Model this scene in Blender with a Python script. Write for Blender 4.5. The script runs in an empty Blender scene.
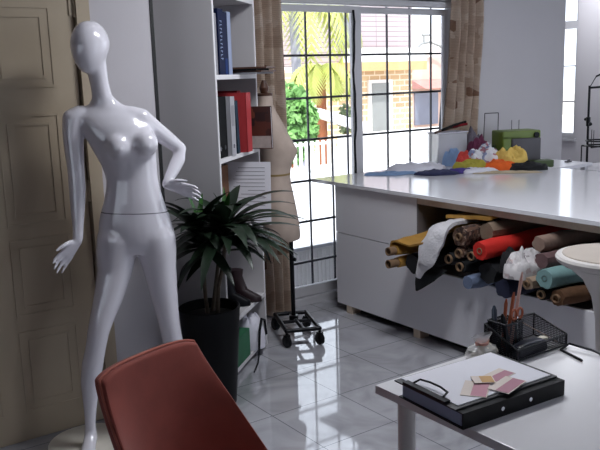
import bpy, bmesh, math, random
from mathutils import Vector, Matrix, noise
random.seed(7)
C = bpy.context.scene.collection
PI = math.pi
V = Vector

# ------------------------------------------------------------------ camera model (used to set out the far background)
F = 782.0
YAW, PITCH, ROLL = map(math.radians, (34.75, 10.81, 1.84))
EYE = V((0, 0, 1.65))
fw = V((math.sin(YAW)*math.cos(PITCH), math.cos(YAW)*math.cos(PITCH), -math.sin(PITCH)))
r0 = V((math.cos(YAW), -math.sin(YAW), 0)); d0 = fw.cross(r0)
rt = r0*math.cos(ROLL) + d0*math.sin(ROLL); dn = d0*math.cos(ROLL) - r0*math.sin(ROLL)
def at(px, py, Y):
    d = rt*((px-300)/F) + dn*((py-225)/F) + fw
    return EYE + d*(Y/d.y)

# ------------------------------------------------------------------ materials
def lin(c):
    return tuple((x/12.92 if x <= .04045 else ((x+.055)/1.055)**2.4) for x in c)
def hexc(h):
    return lin(tuple(int(h[i:i+2], 16)/255 for i in (0, 2, 4)))
class NT:
    def __init__(s, name):
        s.m = bpy.data.materials.new(name); s.m.use_nodes = True
        s.t = s.m.node_tree; s.n = s.t.nodes; s.l = s.t.links
        s.b = s.n['Principled BSDF']
    def new(s, t, **k):
        n = s.n.new(t)
        for a, v in k.items(): setattr(n, a, v)
        return n
    def set(s, **k):
        for a, v in k.items():
            s.b.inputs[a.replace('_', ' ')].default_value = v
def mat(name, col, rough=.5, metal=0, var=.06, scale=12, bump=0, bscale=60, sheen=0, coat=0, trans=0, alpha=1, emit=None):
    if isinstance(col, str): col = hexc(col)
    m = NT(name); m.set(Roughness=rough, Metallic=metal, Base_Color=(*col, 1))
    if trans: m.set(Transmission_Weight=trans, IOR=1.2)
    if alpha < 1: m.set(Alpha=alpha)
    if coat: m.set(Coat_Weight=coat, Coat_Roughness=.05)
    if sheen: m.set(Sheen_Weight=sheen, Sheen_Roughness=.4)
    tc = m.new('ShaderNodeTexCoord')
    if var:
        nz = m.new('ShaderNodeTexNoise'); nz.inputs['Scale'].default_value = scale; nz.inputs['Detail'].default_value = 5
        m.l.new(tc.outputs['Object'], nz.inputs['Vector'])
        rp = m.new('ShaderNodeValToRGB')
        rp.color_ramp.elements[0].position = .3; rp.color_ramp.elements[1].position = .7
        rp.color_ramp.elements[0].color = (*[c*(1-var) for c in col], 1)
        rp.color_ramp.elements[1].color = (*[min(1, c*(1+var)) for c in col], 1)
        m.l.new(nz.outputs['Fac'], rp.inputs['Fac']); m.l.new(rp.outputs['Color'], m.b.inputs['Base Color'])
    if bump:
        nb = m.new('ShaderNodeTexNoise'); nb.inputs['Scale'].default_value = bscale; nb.inputs['Detail'].default_value = 4
        m.l.new(tc.outputs['Object'], nb.inputs['Vector'])
        bp = m.new('ShaderNodeBump'); bp.inputs['Strength'].default_value = bump; bp.inputs['Distance'].default_value = .01
        m.l.new(nb.outputs['Fac'], bp.inputs['Height']); m.l.new(bp.outputs['Normal'], m.b.inputs['Normal'])
    return m.m
def brick_mat(name, c1, c2, mortar, w, h, ms=.012, rough=.8, axes='XZ', off=.5, shift=(0, 0), noise_amt=.0, nscale=3, coat=0):
    m = NT(name); m.set(Roughness=rough)
    if coat: m.set(Coat_Weight=coat, Coat_Roughness=.04)
    g = m.new('ShaderNodeNewGeometry'); sp = m.new('ShaderNodeSeparateXYZ'); cb = m.new('ShaderNodeCombineXYZ')
    m.l.new(g.outputs['Position'], sp.inputs[0])
    for k, a in enumerate(axes):
        ad = m.new('ShaderNodeMath', operation='SUBTRACT'); ad.inputs[1].default_value = shift[k]
        m.l.new(sp.outputs[a], ad.inputs[0]); m.l.new(ad.outputs[0], cb.inputs[k])
    b = m.new('ShaderNodeTexBrick', offset=off, squash=1, offset_frequency=2)
    b.inputs['Scale'].default_value = 1; b.inputs['Mortar Size'].default_value = ms; b.inputs['Mortar Smooth'].default_value = .1
    b.inputs['Brick Width'].default_value = w; b.inputs['Row Height'].default_value = h
    b.inputs['Color1'].default_value = (*hexc(c1), 1); b.inputs['Color2'].default_value = (*hexc(c2), 1); b.inputs['Mortar'].default_value = (*hexc(mortar), 1)
    m.l.new(cb.outputs[0], b.inputs['Vector'])
    out = b.outputs['Color']
    if noise_amt:
        nz = m.new('ShaderNodeTexNoise'); nz.inputs['Scale'].default_value = nscale; nz.inputs['Detail'].default_value = 8; nz.inputs['Distortion'].default_value = 1.6
        m.l.new(g.outputs['Position'], nz.inputs['Vector'])
        rp = m.new('ShaderNodeValToRGB'); rp.color_ramp.elements[0].position = .35; rp.color_ramp.elements[1].position = .62
        k = 1-noise_amt
        rp.color_ramp.elements[0].color = (k, k, k, 1); rp.color_ramp.elements[1].color = (1, 1, 1, 1)
        m.l.new(nz.outputs['Fac'], rp.inputs['Fac'])
        mx = m.new('ShaderNodeMix', data_type='RGBA', blend_type='MULTIPLY'); mx.inputs['Factor'].default_value = 1
        m.l.new(out, mx.inputs['A']); m.l.new(rp.outputs['Color'], mx.inputs['B']); out = mx.outputs['Result']
    m.l.new(out, m.b.inputs['Base Color'])
    return m.m
def patch_mat(name, cols, scale=(9, 9, 14), rough=.9, bands=0):
    """printed fabric: voronoi patches run through a ramp, crossed by fine printed lines"""
    m = NT(name); m.set(Roughness=rough)
    tc = m.new('ShaderNodeTexCoord'); mp = m.new('ShaderNodeMapping'); mp.inputs['Scale'].default_value = scale
    m.l.new(tc.outputs['Object'], mp.inputs['Vector'])
    vo = m.new('ShaderNodeTexVoronoi', distance='CHEBYCHEV'); vo.inputs['Scale'].default_value = 1
    m.l.new(mp.outputs[0], vo.inputs['Vector'])
    rp = m.new('ShaderNodeValToRGB'); rp.color_ramp.interpolation = 'CONSTANT'
    sp = m.new('ShaderNodeSeparateColor'); m.l.new(vo.outputs['Color'], sp.inputs[0])
    el = rp.color_ramp.elements
    while len(el) < len(cols): el.new(.5)
    for i, (p, c) in enumerate(cols): el[i].position = p; el[i].color = (*hexc(c), 1)
    m.l.new(sp.outputs[0], rp.inputs['Fac']); out = rp.outputs['Color']
    if bands:
        wv = m.new('ShaderNodeTexWave', bands_direction='Z'); wv.inputs['Scale'].default_value = bands; wv.inputs['Distortion'].default_value = 3; wv.inputs['Detail'].default_value = 3; wv.inputs['Detail Scale'].default_value = 4
        m.l.new(tc.outputs['Object'], wv.inputs['Vector'])
        r2 = m.new('ShaderNodeValToRGB'); r2.color_ramp.elements[0].position = .05; r2.color_ramp.elements[1].position = .35
        r2.color_ramp.elements[0].color = (.8, .77, .75, 1); r2.color_ramp.elements[1].color = (1, 1, 1, 1)
        m.l.new(wv.outputs['Fac'], r2.inputs['Fac'])
        mx = m.new('ShaderNodeMix', data_type='RGBA', blend_type='MULTIPLY'); mx.inputs['Factor'].default_value = 1
        m.l.new(out, mx.inputs['A']); m.l.new(r2.outputs['Color'], mx.inputs['B']); out = mx.outputs['Result']
    m.l.new(out, m.b.inputs['Base Color'])
    return m.m
def mesh_mat(name, col, cell=.006):
    """perforated sheet-metal mesh: square holes let the view through"""
    m = NT(name); m.set(Roughness=.45, Metallic=.6, Base_Color=(*hexc(col), 1))
    tc = m.new('ShaderNodeTexCoord'); sp = m.new('ShaderNodeSeparateXYZ'); m.l.new(tc.outputs['Object'], sp.inputs[0])
    def line(sock):
        a = m.new('ShaderNodeMath', operation='DIVIDE'); a.inputs[1].default_value = cell; m.l.new(sock, a.inputs[0])
        f = m.new('ShaderNodeMath', operation='FRACT'); m.l.new(a.outputs[0], f.inputs[0])
        g = m.new('ShaderNodeMath', operation='GREATER_THAN'); g.inputs[1].default_value = .62; m.l.new(f.outputs[0], g.inputs[0]); return g.outputs[0]
    s = m.new('ShaderNodeMath', operation='ADD'); m.l.new(sp.outputs['X'], s.inputs[0]); m.l.new(sp.outputs['Y'], s.inputs[1])
    mx = m.new('ShaderNodeMath', operation='MAXIMUM'); m.l.new(line(s.outputs[0]), mx.inputs[0]); m.l.new(line(sp.outputs['Z']), mx.inputs[1])
    m.l.new(mx.outputs[0], m.b.inputs['Alpha'])
    return m.m
def ramp_plain(m, *a): return m

M = {}
M['wall'] = mat('wall_paint', 'bdb9bd', .75, var=.02, scale=2, bump=.03, bscale=40)
M['wall2'] = mat('wall_paint_cool', 'cfccd0', .75, var=.02, scale=2, bump=.03, bscale=40)
M['ceil'] = mat('ceiling_paint', 'eeeef0', .85, var=.02)
M['floor'] = brick_mat('marble_tiles', 'bbbbc1', 'b5b5bc', '77787e', .4225, .4225, .0026, .06, 'XY', 0, (1.93, 2.652), .25, 3.2, .6)
M['cream'] = mat('cream_door_paint', 'ae9f89', .5, var=.03, scale=4)
M['gap_shade'] = mat('gap_shade_black', '0a0a0b', .6, var=0)  # near-black that paints the shade of the gap at the wall end
M['white_gloss'] = mat('glossy_white_laminate', 'dddde2', .12, var=.01, scale=3)
M['white_lam'] = mat('white_laminate', 'e2e1e6', .35, var=.015, scale=3)
M['apron'] = mat('pale_chipboard_edge', 'cbb9a6', .7, var=.06, scale=30)
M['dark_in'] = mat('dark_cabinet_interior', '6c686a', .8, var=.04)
M['plinth'] = mat('dark_plinth', '1b1a1c', .7, var=0)
M['frame_white'] = mat('white_aluminium', 'c9c8cc', .4, var=.01)
M['bar'] = mat('dark_window_bars', '3a3940', .5, .3, var=0)
M['glass'] = mat('window_glass', 'ffffff', .0, var=0, trans=1)
M['mann'] = None
M['bookcase'] = mat('grey_white_bookcase', 'c4c1c3', .5, var=.015, scale=3)
M['book_edge'] = mat('white_shelf_edge', 'e2e0e2', .45, var=.01)
M['black_plastic'] = mat('black_plastic', '131418', .4, var=.05)
M['pot'] = mat('black_pot_glaze', '0b0c0f', .45, var=.1, scale=6)
M['soil'] = mat('dark_soil', '1e1713', .95, var=.4, scale=60, bump=.6)
M['stem'] = mat('plant_stem', '4b4034', .8, var=.25, scale=60, bump=.3)
M['leaf'] = mat('dracaena_leaf', '152616', .42, var=.4, scale=9)
M['leaf2'] = mat('fresh_leaf', '2f5a24', .4, var=.3, scale=9)
M['coral'] = mat('terracotta_velvet', '8c4034', .8, var=.1, scale=14, bump=.05, bscale=300, sheen=.35)
M['piping'] = mat('velvet_piping', 'ad5f4e', .8, var=.05, sheen=.4)
M['steel'] = mat('dark_steel', '1b1b1e', .35, .7, var=0)
M['chrome'] = mat('chrome', 'b8b8bc', .15, 1, var=0)
M['curtain'] = patch_mat('newsprint_curtain', [(0, 'd6c2b0'), (.3, 'e0cfbe'), (.55, 'cbb5a2'), (.72, 'e6d8ca'), (.88, 'a07f6b'), (.94, 'dac7b5')], (7, 7, 11), .9, 26)
ct_ = M['curtain'].node_tree; pb_ = ct_.nodes['Principled BSDF']; tl_ = ct_.nodes.new('ShaderNodeBsdfTranslucent'); ms_ = ct_.nodes.new('ShaderNodeMixShader'); ms_.inputs[0].default_value = .45
ct_.links.new(pb_.inputs['Base Color'].links[0].from_socket, tl_.inputs['Color']); ct_.links.new(pb_.outputs[0], ms_.inputs[1]); ct_.links.new(tl_.outputs[0], ms_.inputs[2]); ct_.links.new(ms_.outputs[0], ct_.nodes['Material Output'].inputs['Surface'])
M['form'] = mat('beige_jersey', 'b3a296', .85, var=.05, scale=20, bump=.05, bscale=200)
M['tape'] = mat('waist_tape', '8a7448', .8, var=.05)
M['wood'] = mat('dark_wood', '4a2c1d', .5, var=.2, scale=20)
M['paper'] = mat('white_paper', 'e4e3ea', .7, var=.01)
M['ink'] = mat('grey_ink', '8d8a94', .7, var=0)
M['navy'] = mat('navy_binder', '0d1738', .6, var=.08)
M['mid_blue'] = mat('mid_blue_binder', '1f3566', .6, var=.08)
M['pale_blue'] = mat('pale_blue_card', '97a2bd', .6, var=.03)
M['grey_card'] = mat('grey_card', '8f8e93', .6, var=.04)
M['black_card'] = mat('black_binder_cloth', '08090b', .7, var=.1)
M['teal'] = mat('teal_cover', '16303f', .5, var=.3, scale=8)
M['red'] = mat('red_binder', 'ad3a3e', .5, var=.08)
M['red_dark'] = mat('deep_red_cover', '7d1820', .5, var=.1)
M['photo_cover'] = patch_mat('brown_picture_cover', [(0, '3a1d18'), (.4, '54281f'), (.7, '2a1718'), (.9, '6b3a2c')], (20, 20, 20), .5)
M['cardboard'] = mat('brown_cardboard', '6d4a34', .85, var=.1, scale=20)
M['tube'] = mat('cardboard_tube', '80654c', .85, var=.12, scale=30)
M['tube_in'] = mat('tube_hollow', '120d0b', .9, var=0)
M['green_box'] = mat('green_pack', '2f6c4c', .6, var=.1)
M['mustard'] = mat('mustard_cotton', 'a67c37', .9, var=.1, scale=14, bump=.2, bscale=40)
M['black_cloth'] = mat('black_cloth', '0e0f13', .9, var=.2, bump=.2, bscale=30)
M['fleece'] = mat('white_fleece', 'cfcdd1', .95, var=.05, scale=30, bump=.7, bscale=70, sheen=.3)
M['print'] = patch_mat('brown_printed_cotton', [(0, '5d4335'), (.4, '2c211f'), (.6, '8a7263'), (.8, '3d2b26')], (60, 60, 60), .9)
M['beige'] = mat('beige_linen', '7d6b5a', .9, var=.1, scale=18, bump=.25, bscale=40)
M['red_cloth'] = mat('red_cloth', 'c02016', .85, var=.12, scale=8, bump=.15, bscale=40)
M['denim'] = mat('pale_blue_denim', '66738c', .9, var=.1, scale=30, bump=.2)
M['navy_cloth'] = mat('navy_cloth', '151a33', .85, var=.25, scale=12, bump=.3, bscale=25)
M['floral'] = patch_mat('white_floral_cotton', [(0, 'c9c5c6'), (.5, 'd6d2d2'), (.8, '9b9698'), (.93, 'b9a9a8')], (40, 40, 40), .95)
M['pinkbeige'] = mat('pinkish_beige_cloth', '8c7568', .9, var=.1, scale=18, bump=.25, bscale=40)
M['mauve'] = mat('mauve_cloth', '6b5152', .9, var=.12, scale=18, bump=.3, bscale=40)
M['mint'] = mat('mint_cloth', '7b9d9c', .9, var=.06, scale=18, bump=.2, bscale=40)
M['brown_cloth'] = mat('rust_brown_cloth', '5e4029', .9, var=.15, scale=18, bump=.3, bscale=40)
M['cream_cloth'] = mat('cream_cloth', '9b8672', .9, var=.1, scale=18, bump=.2, bscale=40)
M['stool'] = mat('white_stool_shell', 'd6d1cd', .3, var=.01)
M['seatpad'] = mat('beige_seat', 'b9ada1', .5, var=.03, scale=10)
M['clip_black'] = mat('black_clipboard', '121217', .45, var=.05)
M['binder_black'] = mat('black_ring_binder', '0e0e11', .4, var=.08)
M['mesh'] = mesh_mat('black_wire_mesh', '0d0e18')
M['wire'] = mat('black_wire', '0c0d14', .45, .5, var=0)
M['pencil'] = mat('orange_pencil', 'a4512c', .5, var=.1)
M['stick'] = mat('pale_pink_stick', 'd4a79a', .5, var=.05)
M['ruler'] = mat('beige_ruler', '9e8674', .6, var=.08)
M['greyblue'] = mat('grey_blue_plastic', '4d5868', .5, var=.1)
M['sci'] = mat('navy_plastic', '10142c', .35, var=.1)
M['bag'] = mat('clear_cellophane', 'f0efee', .12, var=0, alpha=.35)
M['sweet'] = mat('cream_sweets', 'cfc8b6', .7, var=.1, scale=30)
M['ribbon'] = mat('pink_ribbon', 'b48278', .6, var=.1)
M['sw_pink'] = mat('dusty_pink_swatch', 'b5808f', .7, var=.05)
M['sw_rose'] = mat('rose_swatch', 'c68d9b', .7, var=.05)
M['sw_cream'] = mat('cream_swatch', 'ddd0c6', .7, var=.04)
M['sw_yellow'] = mat('ochre_swatch', 'c9a06a', .7, var=.05)
M['green_body'] = mat('lime_green_plastic', '65792c', .4, var=.06)
M['green_dark'] = mat('dark_green_plastic', '38491f', .5, var=.1)
M['grey_plastic'] = mat('charcoal_grey_plastic', '4a474d', .45, var=.05)
M['clear_box'] = mat('clear_plastic_box', 'e6e8ee', .15, var=0, alpha=.4)
M['c_white'] = mat('white_cotton', 'd9d8e2', .9, var=.04, scale=20, bump=.3, bscale=25)
M['c_blue'] = mat('soft_blue_cotton', '7f9ac0', .9, var=.1, bump=.3, bscale=25)
M['c_navy'] = mat('dark_navy_cotton', '25294a', .9, var=.2, bump=.3, bscale=25)
M['c_maroon'] = mat('maroon_cloth', '5c2440', .9, var=.2, bump=.3, bscale=25)
M['c_purple'] = mat('violet_cloth', '44357c', .9, var=.2, bump=.3, bscale=25)
M['c_orange'] = mat('bright_orange_cloth', 'e2611d', .85, var=.1, bump=.3, bscale=25)
M['c_red'] = mat('coral_red_cloth', 'c8403a', .85, var=.1, bump=.3, bscale=25)
M['c_yellow'] = mat('soft_yellow_cloth', 'd9b861', .9, var=.1, bump=.3, bscale=25)
M['c_olive'] = mat('olive_cloth', 'a39a3c', .9, var=.15, bump=.3, bscale=25)
M['c_print'] = patch_mat('white_blue_print', [(0, 'd8d8de'), (.45, '8c93b4'), (.6, 'e0dfe2'), (.85, 'b07a86')], (30, 30, 30), .9)
M['c_beige'] = mat('sand_cloth', 'b3a48a', .9, var=.08, bump=.2, bscale=25)
M['c_grey'] = mat('grey_cloth', '6b6570', .9, var=.15, bump=.3, bscale=25)
# outdoors
M['terrace'] = brick_mat('terrace_tiles', 'dfe0e4', 'd9dadf', 'c0c1c6', .33, .33, .006, .7, 'XY', 0)
M['ground'] = mat('pale_road', 'b9b3a8', .9, var=.1, scale=1)
M['render_white'] = mat('white_render', 'ece9e6', .8, var=.03, scale=1)
M['brick'] = brick_mat('yellow_stone_brick', 'dcc29a', 'c9a882', 'efe3cd', .62, .26, .03)
M['siding'] = brick_mat('grey_siding', 'b3a5a8', 'b9acae', '8f8286', 6, .22, .02, off=0)
M['tan'] = mat('tan_render', 'c9a274', .85, var=.08, scale=1)
M['shutter'] = mat('grey_shutter', '8c8f8e', .7, var=.06, scale=2)
M['dark_glass'] = mat('dark_window_glass', '7b8092', .15, var=.1, scale=1)
M['pinkwall'] = mat('pale_pink_render', 'd3b4a6', .85, var=.05, scale=1)
M['redroof'] = mat('red_awning', 'b8837b', .8, var=.1, scale=2)
M['palm_trunk'] = mat('palm_trunk', '9a9aa6', .9, var=.2, scale=4, bump=.4, bscale=6)
M['wood_trunk'] = mat('orange_brown_post', '9a5d3b', .85, var=.2, scale=3)
M['frond'] = mat('yellow_green_frond', 'b4bb62', .6, var=.25, scale=2)
M['bush'] = mat('bright_green_leaf', '7aa85e', .7, var=.3, scale=3)

for n_ in ('navy', 'mid_blue', 'black_card', 'teal', 'binder_black', 'pot', 'black_plastic', 'red', 'red_dark'): M[n_].node_tree.nodes['Principled BSDF'].inputs['Specular IOR Level'].default_value = .15
# ------------------------------------------------------------------ mesh building
class B:
    def __init__(s): s.bm = bmesh.new()
    def faces(s, vs, fs):
        v = [s.bm.verts.new(p) for p in vs]
        for f in fs:
            try: s.bm.faces.new([v[i] for i in f])
            except ValueError: pass
        return s
    def box(s, x0, x1, y0, y1, z0, z1, M4=None):
        p = [V((x, y, z)) for z in (z0, z1) for y in (y0, y1) for x in (x0, x1)]
        if M4: p = [M4 @ q for q in p]
        return s.faces(p, [(0, 2, 3, 1), (4, 5, 7, 6), (0, 1, 5, 4), (2, 6, 7, 3), (0, 4, 6, 2), (1, 3, 7, 5)])
    def prism(s, poly, lo, hi, ax='z'):
        """poly in the two other axes, extruded along ax from lo to hi"""
        def P(a, b, c): return V({'z': (a, b, c), 'x': (c, a, b), 'y': (a, c, b)}[ax])
        n = len(poly); vs = [P(a, b, lo) for a, b in poly] + [P(a, b, hi) for a, b in poly]
        return s.faces(vs, [tuple(range(n))[::-1], tuple(range(n, 2*n))] + [(i, (i+1) % n, n+(i+1) % n, n+i) for i in range(n)])
    def tube(s, pts, r, n=10, cap=True, flat=None):
        pts = [V(p) for p in pts]; rs = r if isinstance(r, (list, tuple)) else [r]*len(pts)
        rings = []; up = None
        for i, p in enumerate(pts):
            t = (pts[min(i+1, len(pts)-1)] - pts[max(i-1, 0)]).normalized()
            if up is None:
                up = V((0, 0, 1)) if abs(t.z) < .9 else V((1, 0, 0))
            a = (up - t*up.dot(t)).normalized(); b = t.cross(a); up = a
            rings.append([s.bm.verts.new(p + (a*math.cos(k*2*PI/n) + b*math.sin(k*2*PI/n))*rs[i]) for k in range(n)])
        for i in range(len(rings)-1):
            for k in range(n): s.bm.faces.new([rings[i][k], rings[i][(k+1) % n], rings[i+1][(k+1) % n], rings[i+1][k]])
        if cap:
            s.bm.faces.new(rings[0][::-1]); s.bm.faces.new(rings[-1])
        return s
    def lathe(s, prof, c=(0, 0, 0), n=32, sx=1, sy=1):
        c = V(c); rings = []
        for r, z in prof:
            if r < 1e-6: rings.append([s.bm.verts.new(c + V((0, 0, z)))])
            else: rings.append([s.bm.verts.new(c + V((r*sx*math.cos(k*2*PI/n), r*sy*math.sin(k*2*PI/n), z))) for k in range(n)])
        for a, b in zip(rings, rings[1:]):
            for k in range(n):
                k2 = (k+1) % n
                if len(a) == 1 and len(b) == 1: continue
                if len(a) == 1: f = [a[0], b[k2], b[k]]
                elif len(b) == 1: f = [a[k], a[k2], b[0]]
                else: f = [a[k], a[k2], b[k2], b[k]]
                s.bm.faces.new(f)
        return s
    def loft(s, rings, cap=True):
        rv = [[s.bm.verts.new(p) for p in r] for r in rings]; n = len(rv[0])
        for a, b in zip(rv, rv[1:]):
            for k in range(n): s.bm.faces.new([a[k], a[(k+1) % n], b[(k+1) % n], b[k]])
        if cap: s.bm.faces.new(rv[0][::-1]); s.bm.faces.new(rv[-1])
        return s
    def ball(s, c, rx, ry=None, rz=None, n=16, M4=None):
        ry = ry or rx; rz = rz or rx
        T = Matrix.Translation(V(c)) @ (M4 or Matrix.Identity(4)) @ Matrix.Diagonal((rx, ry, rz, 1))
        bmesh.ops.create_uvsphere(s.bm, u_segments=n, v_segments=max(6, n//2), radius=1, matrix=T); return s
    def sheet(s, rows, thick=.004, sub=2, wob=0, wscale=8, seed=0):
        """a cloth/paper sheet through rows of points; smoothed, wrinkled and given thickness"""
        rows = [[V(p) for p in r] for r in rows]
        def refine(line):
            out = []
            for i in range(len(line)-1):
                p0 = line[max(i-1, 0)]; p1 = line[i]; p2 = line[i+1]; p3 = line[min(i+2, len(line)-1)]
                for k in range(sub):
                    t = k/sub
                    out.append(.5*((2*p1) + (p2-p0)*t + (2*p0-5*p1+4*p2-p3)*t*t + (3*p1-p0-3*p2+p3)*t**3))
            return out + [line[-1]]
        rows = [refine(r) for r in rows]
        rows = list(map(list, zip(*[refine(list(c)) for c in zip(*rows)])))
        bm2 = bmesh.new()
        vs = [[bm2.verts.new(p + (noise.noise_vector(p*wscale + V((seed, seed*2, 0)))*wob if wob else V())) for p in r] for r in rows]
        for i in range(len(vs)-1):
            for j in range(len(vs[0])-1): bm2.faces.new([vs[i][j], vs[i][j+1], vs[i+1][j+1], vs[i+1][j]])
        bm2.normal_update()
        bmesh.ops.solidify(bm2, geom=bm2.faces[:], thickness=thick)
        s.merge(bm2); return s
    def merge(s, bm2):
        me = bpy.data.meshes.new('tmp'); bm2.to_mesh(me); bm2.free(); s.bm.from_mesh(me); bpy.data.meshes.remove(me)
    def heap(s, c, rx, ry, h, seed, n=40, m=14, rot=0, rough=.35, fold=7):
        """a dropped, crumpled piece of cloth: irregular outline, folded top, flat underside"""
        c = V(c); cr, sr = math.cos(rot), math.sin(rot); rings = []
        for j in range(m+1):
            t = j/m
            ring = []
            for k in range(n):
                a = 2*PI*k/n
                edge = 1 + .22*noise.noise(V((math.cos(a)*1.6+seed, math.sin(a)*1.6, seed*.7)))
                rr = edge*math.sin(t*PI/2)**.8
                x, y = rx*rr*math.cos(a), ry*rr*math.sin(a)
                p = V((x*cr-y*sr, x*sr+y*cr, 0))
                z = h*(math.cos(t*PI/2)**.7)
                w = noise.noise(V((p.x*fold+seed*3, p.y*fold, seed)))*rough + abs(noise.noise(V((p.x*fold*2.3+seed, p.y*fold*2.3, seed*2))))*rough*.8
                w += rough*.28*(1-abs(noise.noise(V((p.x*fold*1.6+seed*7, p.y*fold*1.6-seed, seed*1.3)))))**5 - rough*.08
                z = max(.002, z*(1+w)) if j < m else .001
                ring.append(c + p + V((0, 0, z)))
            rings.append(ring)
        top = rings[0]; mid = sum(top, V())/n
        cv = s.bm.verts.new(mid)
        rv = [[s.bm.verts.new(p) for p in r] for r in rings[1:]]
        for k in range(n): s.bm.faces.new([cv, rv[0][k], rv[0][(k+1) % n]])
        for a, b in zip(rv, rv[1:]):
            for k in range(n): s.bm.faces.new([a[k], b[k], b[(k+1) % n], a[(k+1) % n]])
        s.bm.faces.new(rv[-1][::-1]); return s

WM = {}
def obj(name, b, m, parent=None, smooth=None, bevel=0, seg=2, at_=None, rotz=0):
    bm = b.bm
    bmesh.ops.recalc_face_normals(bm, faces=bm.faces[:])
    if bevel:
        bmesh.ops.bevel(bm, geom=[e for e in bm.edges if len(e.link_faces) == 2 and e.calc_face_angle(0) > .5], offset=bevel, segments=seg, profile=.6, affect='EDGES', clamp_overlap=True)
    me = bpy.data.meshes.new(name); 
    if parent is not None:
        root = parent
        mw = WM[parent.name]
    else:
        if at_ is None:
            xs = [v.co for v in bm.verts]
            lo = V([min(p[i] for p in xs) for i in range(3)]); hi = V([max(p[i] for p in xs) for i in range(3)])
            at_ = V(((lo.x+hi.x)/2, (lo.y+hi.y)/2, lo.z))
        mw = Matrix.Translation(V(at_)) @ Matrix.Rotation(rotz, 4, 'Z')
    bm.transform(mw.inverted()); bm.to_mesh(me); bm.free()
    me.materials.append(m)
    if smooth is None: smooth = True
    if smooth:
        me.shade_smooth()
        if hasattr(me, 'set_sharp_from_angle'): me.set_sharp_from_angle(angle=math.radians(38))
    o = bpy.data.objects.new(name, me); C.objects.link(o)
    if parent is not None:
        o.parent = parent; WM[o.name] = mw
    else:
        o.location = V(at_); o.rotation_euler = (0, 0, rotz); WM[o.name] = mw
    return o
def tag(o, label, cat, group=None, kind=None):
    o['label'] = label; o['category'] = cat
    if group: o['group'] = group
    if kind: o['kind'] = kind
    return o
def thing(name, label, cat, loc=(0, 0, 0), rotz=0, group=None):
    o = bpy.data.objects.new(name, None); C.objects.link(o)
    o.empty_display_size = .1
    o.location = loc; o.rotation_euler = (0, 0, rotz)
    WM[o.name] = Matrix.Translation(V(loc)) @ Matrix.Rotation(rotz, 4, 'Z')
    return tag(o, label, cat, group)
def struct(name, b, m, parent=None, **k):
    o = obj(name, b, m, parent, **k)
    if parent is None: o['kind'] = 'structure'
    return o
def loc4(loc, rz): return Matrix.Translation(V(loc)) @ Matrix.Rotation(rz, 4, 'Z')

# ================================================================== THE SETTING
WY = 4.52            # inner face of the window wall
struct('floor', B().box(-1.6, 7.2, -2.2, 4.6, -.12, 0).box(6.0, 7.2, 4.6, 5.5, -.12, 0), M['floor'], smooth=False)
struct('ceiling', B().box(-1.7, 7.3, -2.3, 4.66, 2.72, 2.9).box(5.98, 7.3, 4.66, 5.6, 2.72, 2.9), M['ceil'], smooth=False)
struct('wall_left', B().box(-1.6, .34, 3.55, 3.67, 0, 2.72).box(1.33, 1.632, 3.55, 3.67, 0, 2.72).box(.34, 1.33, 3.55, 3.67, 2.13, 2.72)
       .box(1.53, 1.632, 3.67, WY, 0, 2.72), M['wall'], smooth=False)
struct('gap_shade_strip_1', B().box(1.632, 1.648, 3.546, 3.69, 0, 2.72), M['gap_shade'], smooth=False)  # black strip stands in for the dark gap between wall and bookcase
struct('wall_window', B().box(1.50, 3.0, WY, WY+.14, 0, 2.72).box(4.74, 6.09, WY, WY+.14, 0, 2.72).box(3.0, 4.74, WY, WY+.14, 2.18, 2.72), M['wall2'], smooth=False)
struct('wall_side', B().box(-1.7, -1.6, -2.2, -.6, 0, 2.72).box(-1.7, -1.6, 2.6, 3.67, 0, 2.72).box(-1.7, -1.6, -.6, 2.6, 0, .9).box(-1.7, -1.6, -.6, 2.6, 2.4, 2.72), M['wall'], smooth=False)
# bay beyond the wall corner
RX = 7.1
struct('wall_bay', B().box(5.98, 6.09, WY+.14, 5.45, 0, 2.72).box(5.98, RX, 5.45, 5.55, 0, .85).box(5.98, RX, 5.45, 5.55, 2.5, 2.72), M['wall2'], smooth=False)
struct('wall_right', B().box(RX, RX+.14, -2.2, 1.2, 0, 2.72).box(RX, RX+.14, 1.2, 4.45, 0, .80).box(RX, RX+.14, 1.2, 4.45, 2.5, 2.72).box(RX, RX+.14, 4.45, 5.11, 0, 2.72).box(RX, RX+.14, 5.11, 5.40, 0, .91).box(RX, RX+.14, 5.40, 5.55, 0, 2.72).box(RX, RX+.14, 5.11, 5.40, 2.66, 2.72), M['wall2'], smooth=False)
struct('wall_back', B().box(-1.7, 4.6, -2.3, -2.2, 0, 2.72), M['wall'], smooth=False)
w2 = struct('window_2', B().box(RX+.02, RX+.10, 5.11, 5.145, .91, 2.66).box(RX+.02, RX+.10, 5.365, 5.40, .91, 2.66).box(RX+.02, RX+.10, 5.145, 5.365, .91, .96)
            .box(RX+.02, RX+.10, 5.145, 5.365, 2.60, 2.66).box(RX+.02, RX+.10, 5.145, 5.365, 2.04, 2.12)
            .box(RX-.03, RX+.04, 5.09, 5.42, .88, .91), M['frame_white'], smooth=False)
g = B()
for z in (1.29, 1.66): g.box(RX+.05, RX+.07, 5.145, 5.365, z-.007, z+.007)
obj('glazing_bar', g, M['frame_white'], w2, smooth=False)
obj('pane', B().box(RX+.055, RX+.060, 5.145, 5.365, .96, 2.60), M['glass'], w2, smooth=False)
w4 = struct('fill_window_4', B().box(6.09, 6.13, 5.46, 5.53, .85, 2.5).box(RX-.04, RX, 5.46, 5.53, .85, 2.5).box(6.13, RX-.04, 5.46, 5.53, .85, .9).box(6.13, RX-.04, 5.46, 5.53, 2.45, 2.5), M['frame_white'], smooth=False)  # out of view, added to throw daylight along the bay wall
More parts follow.
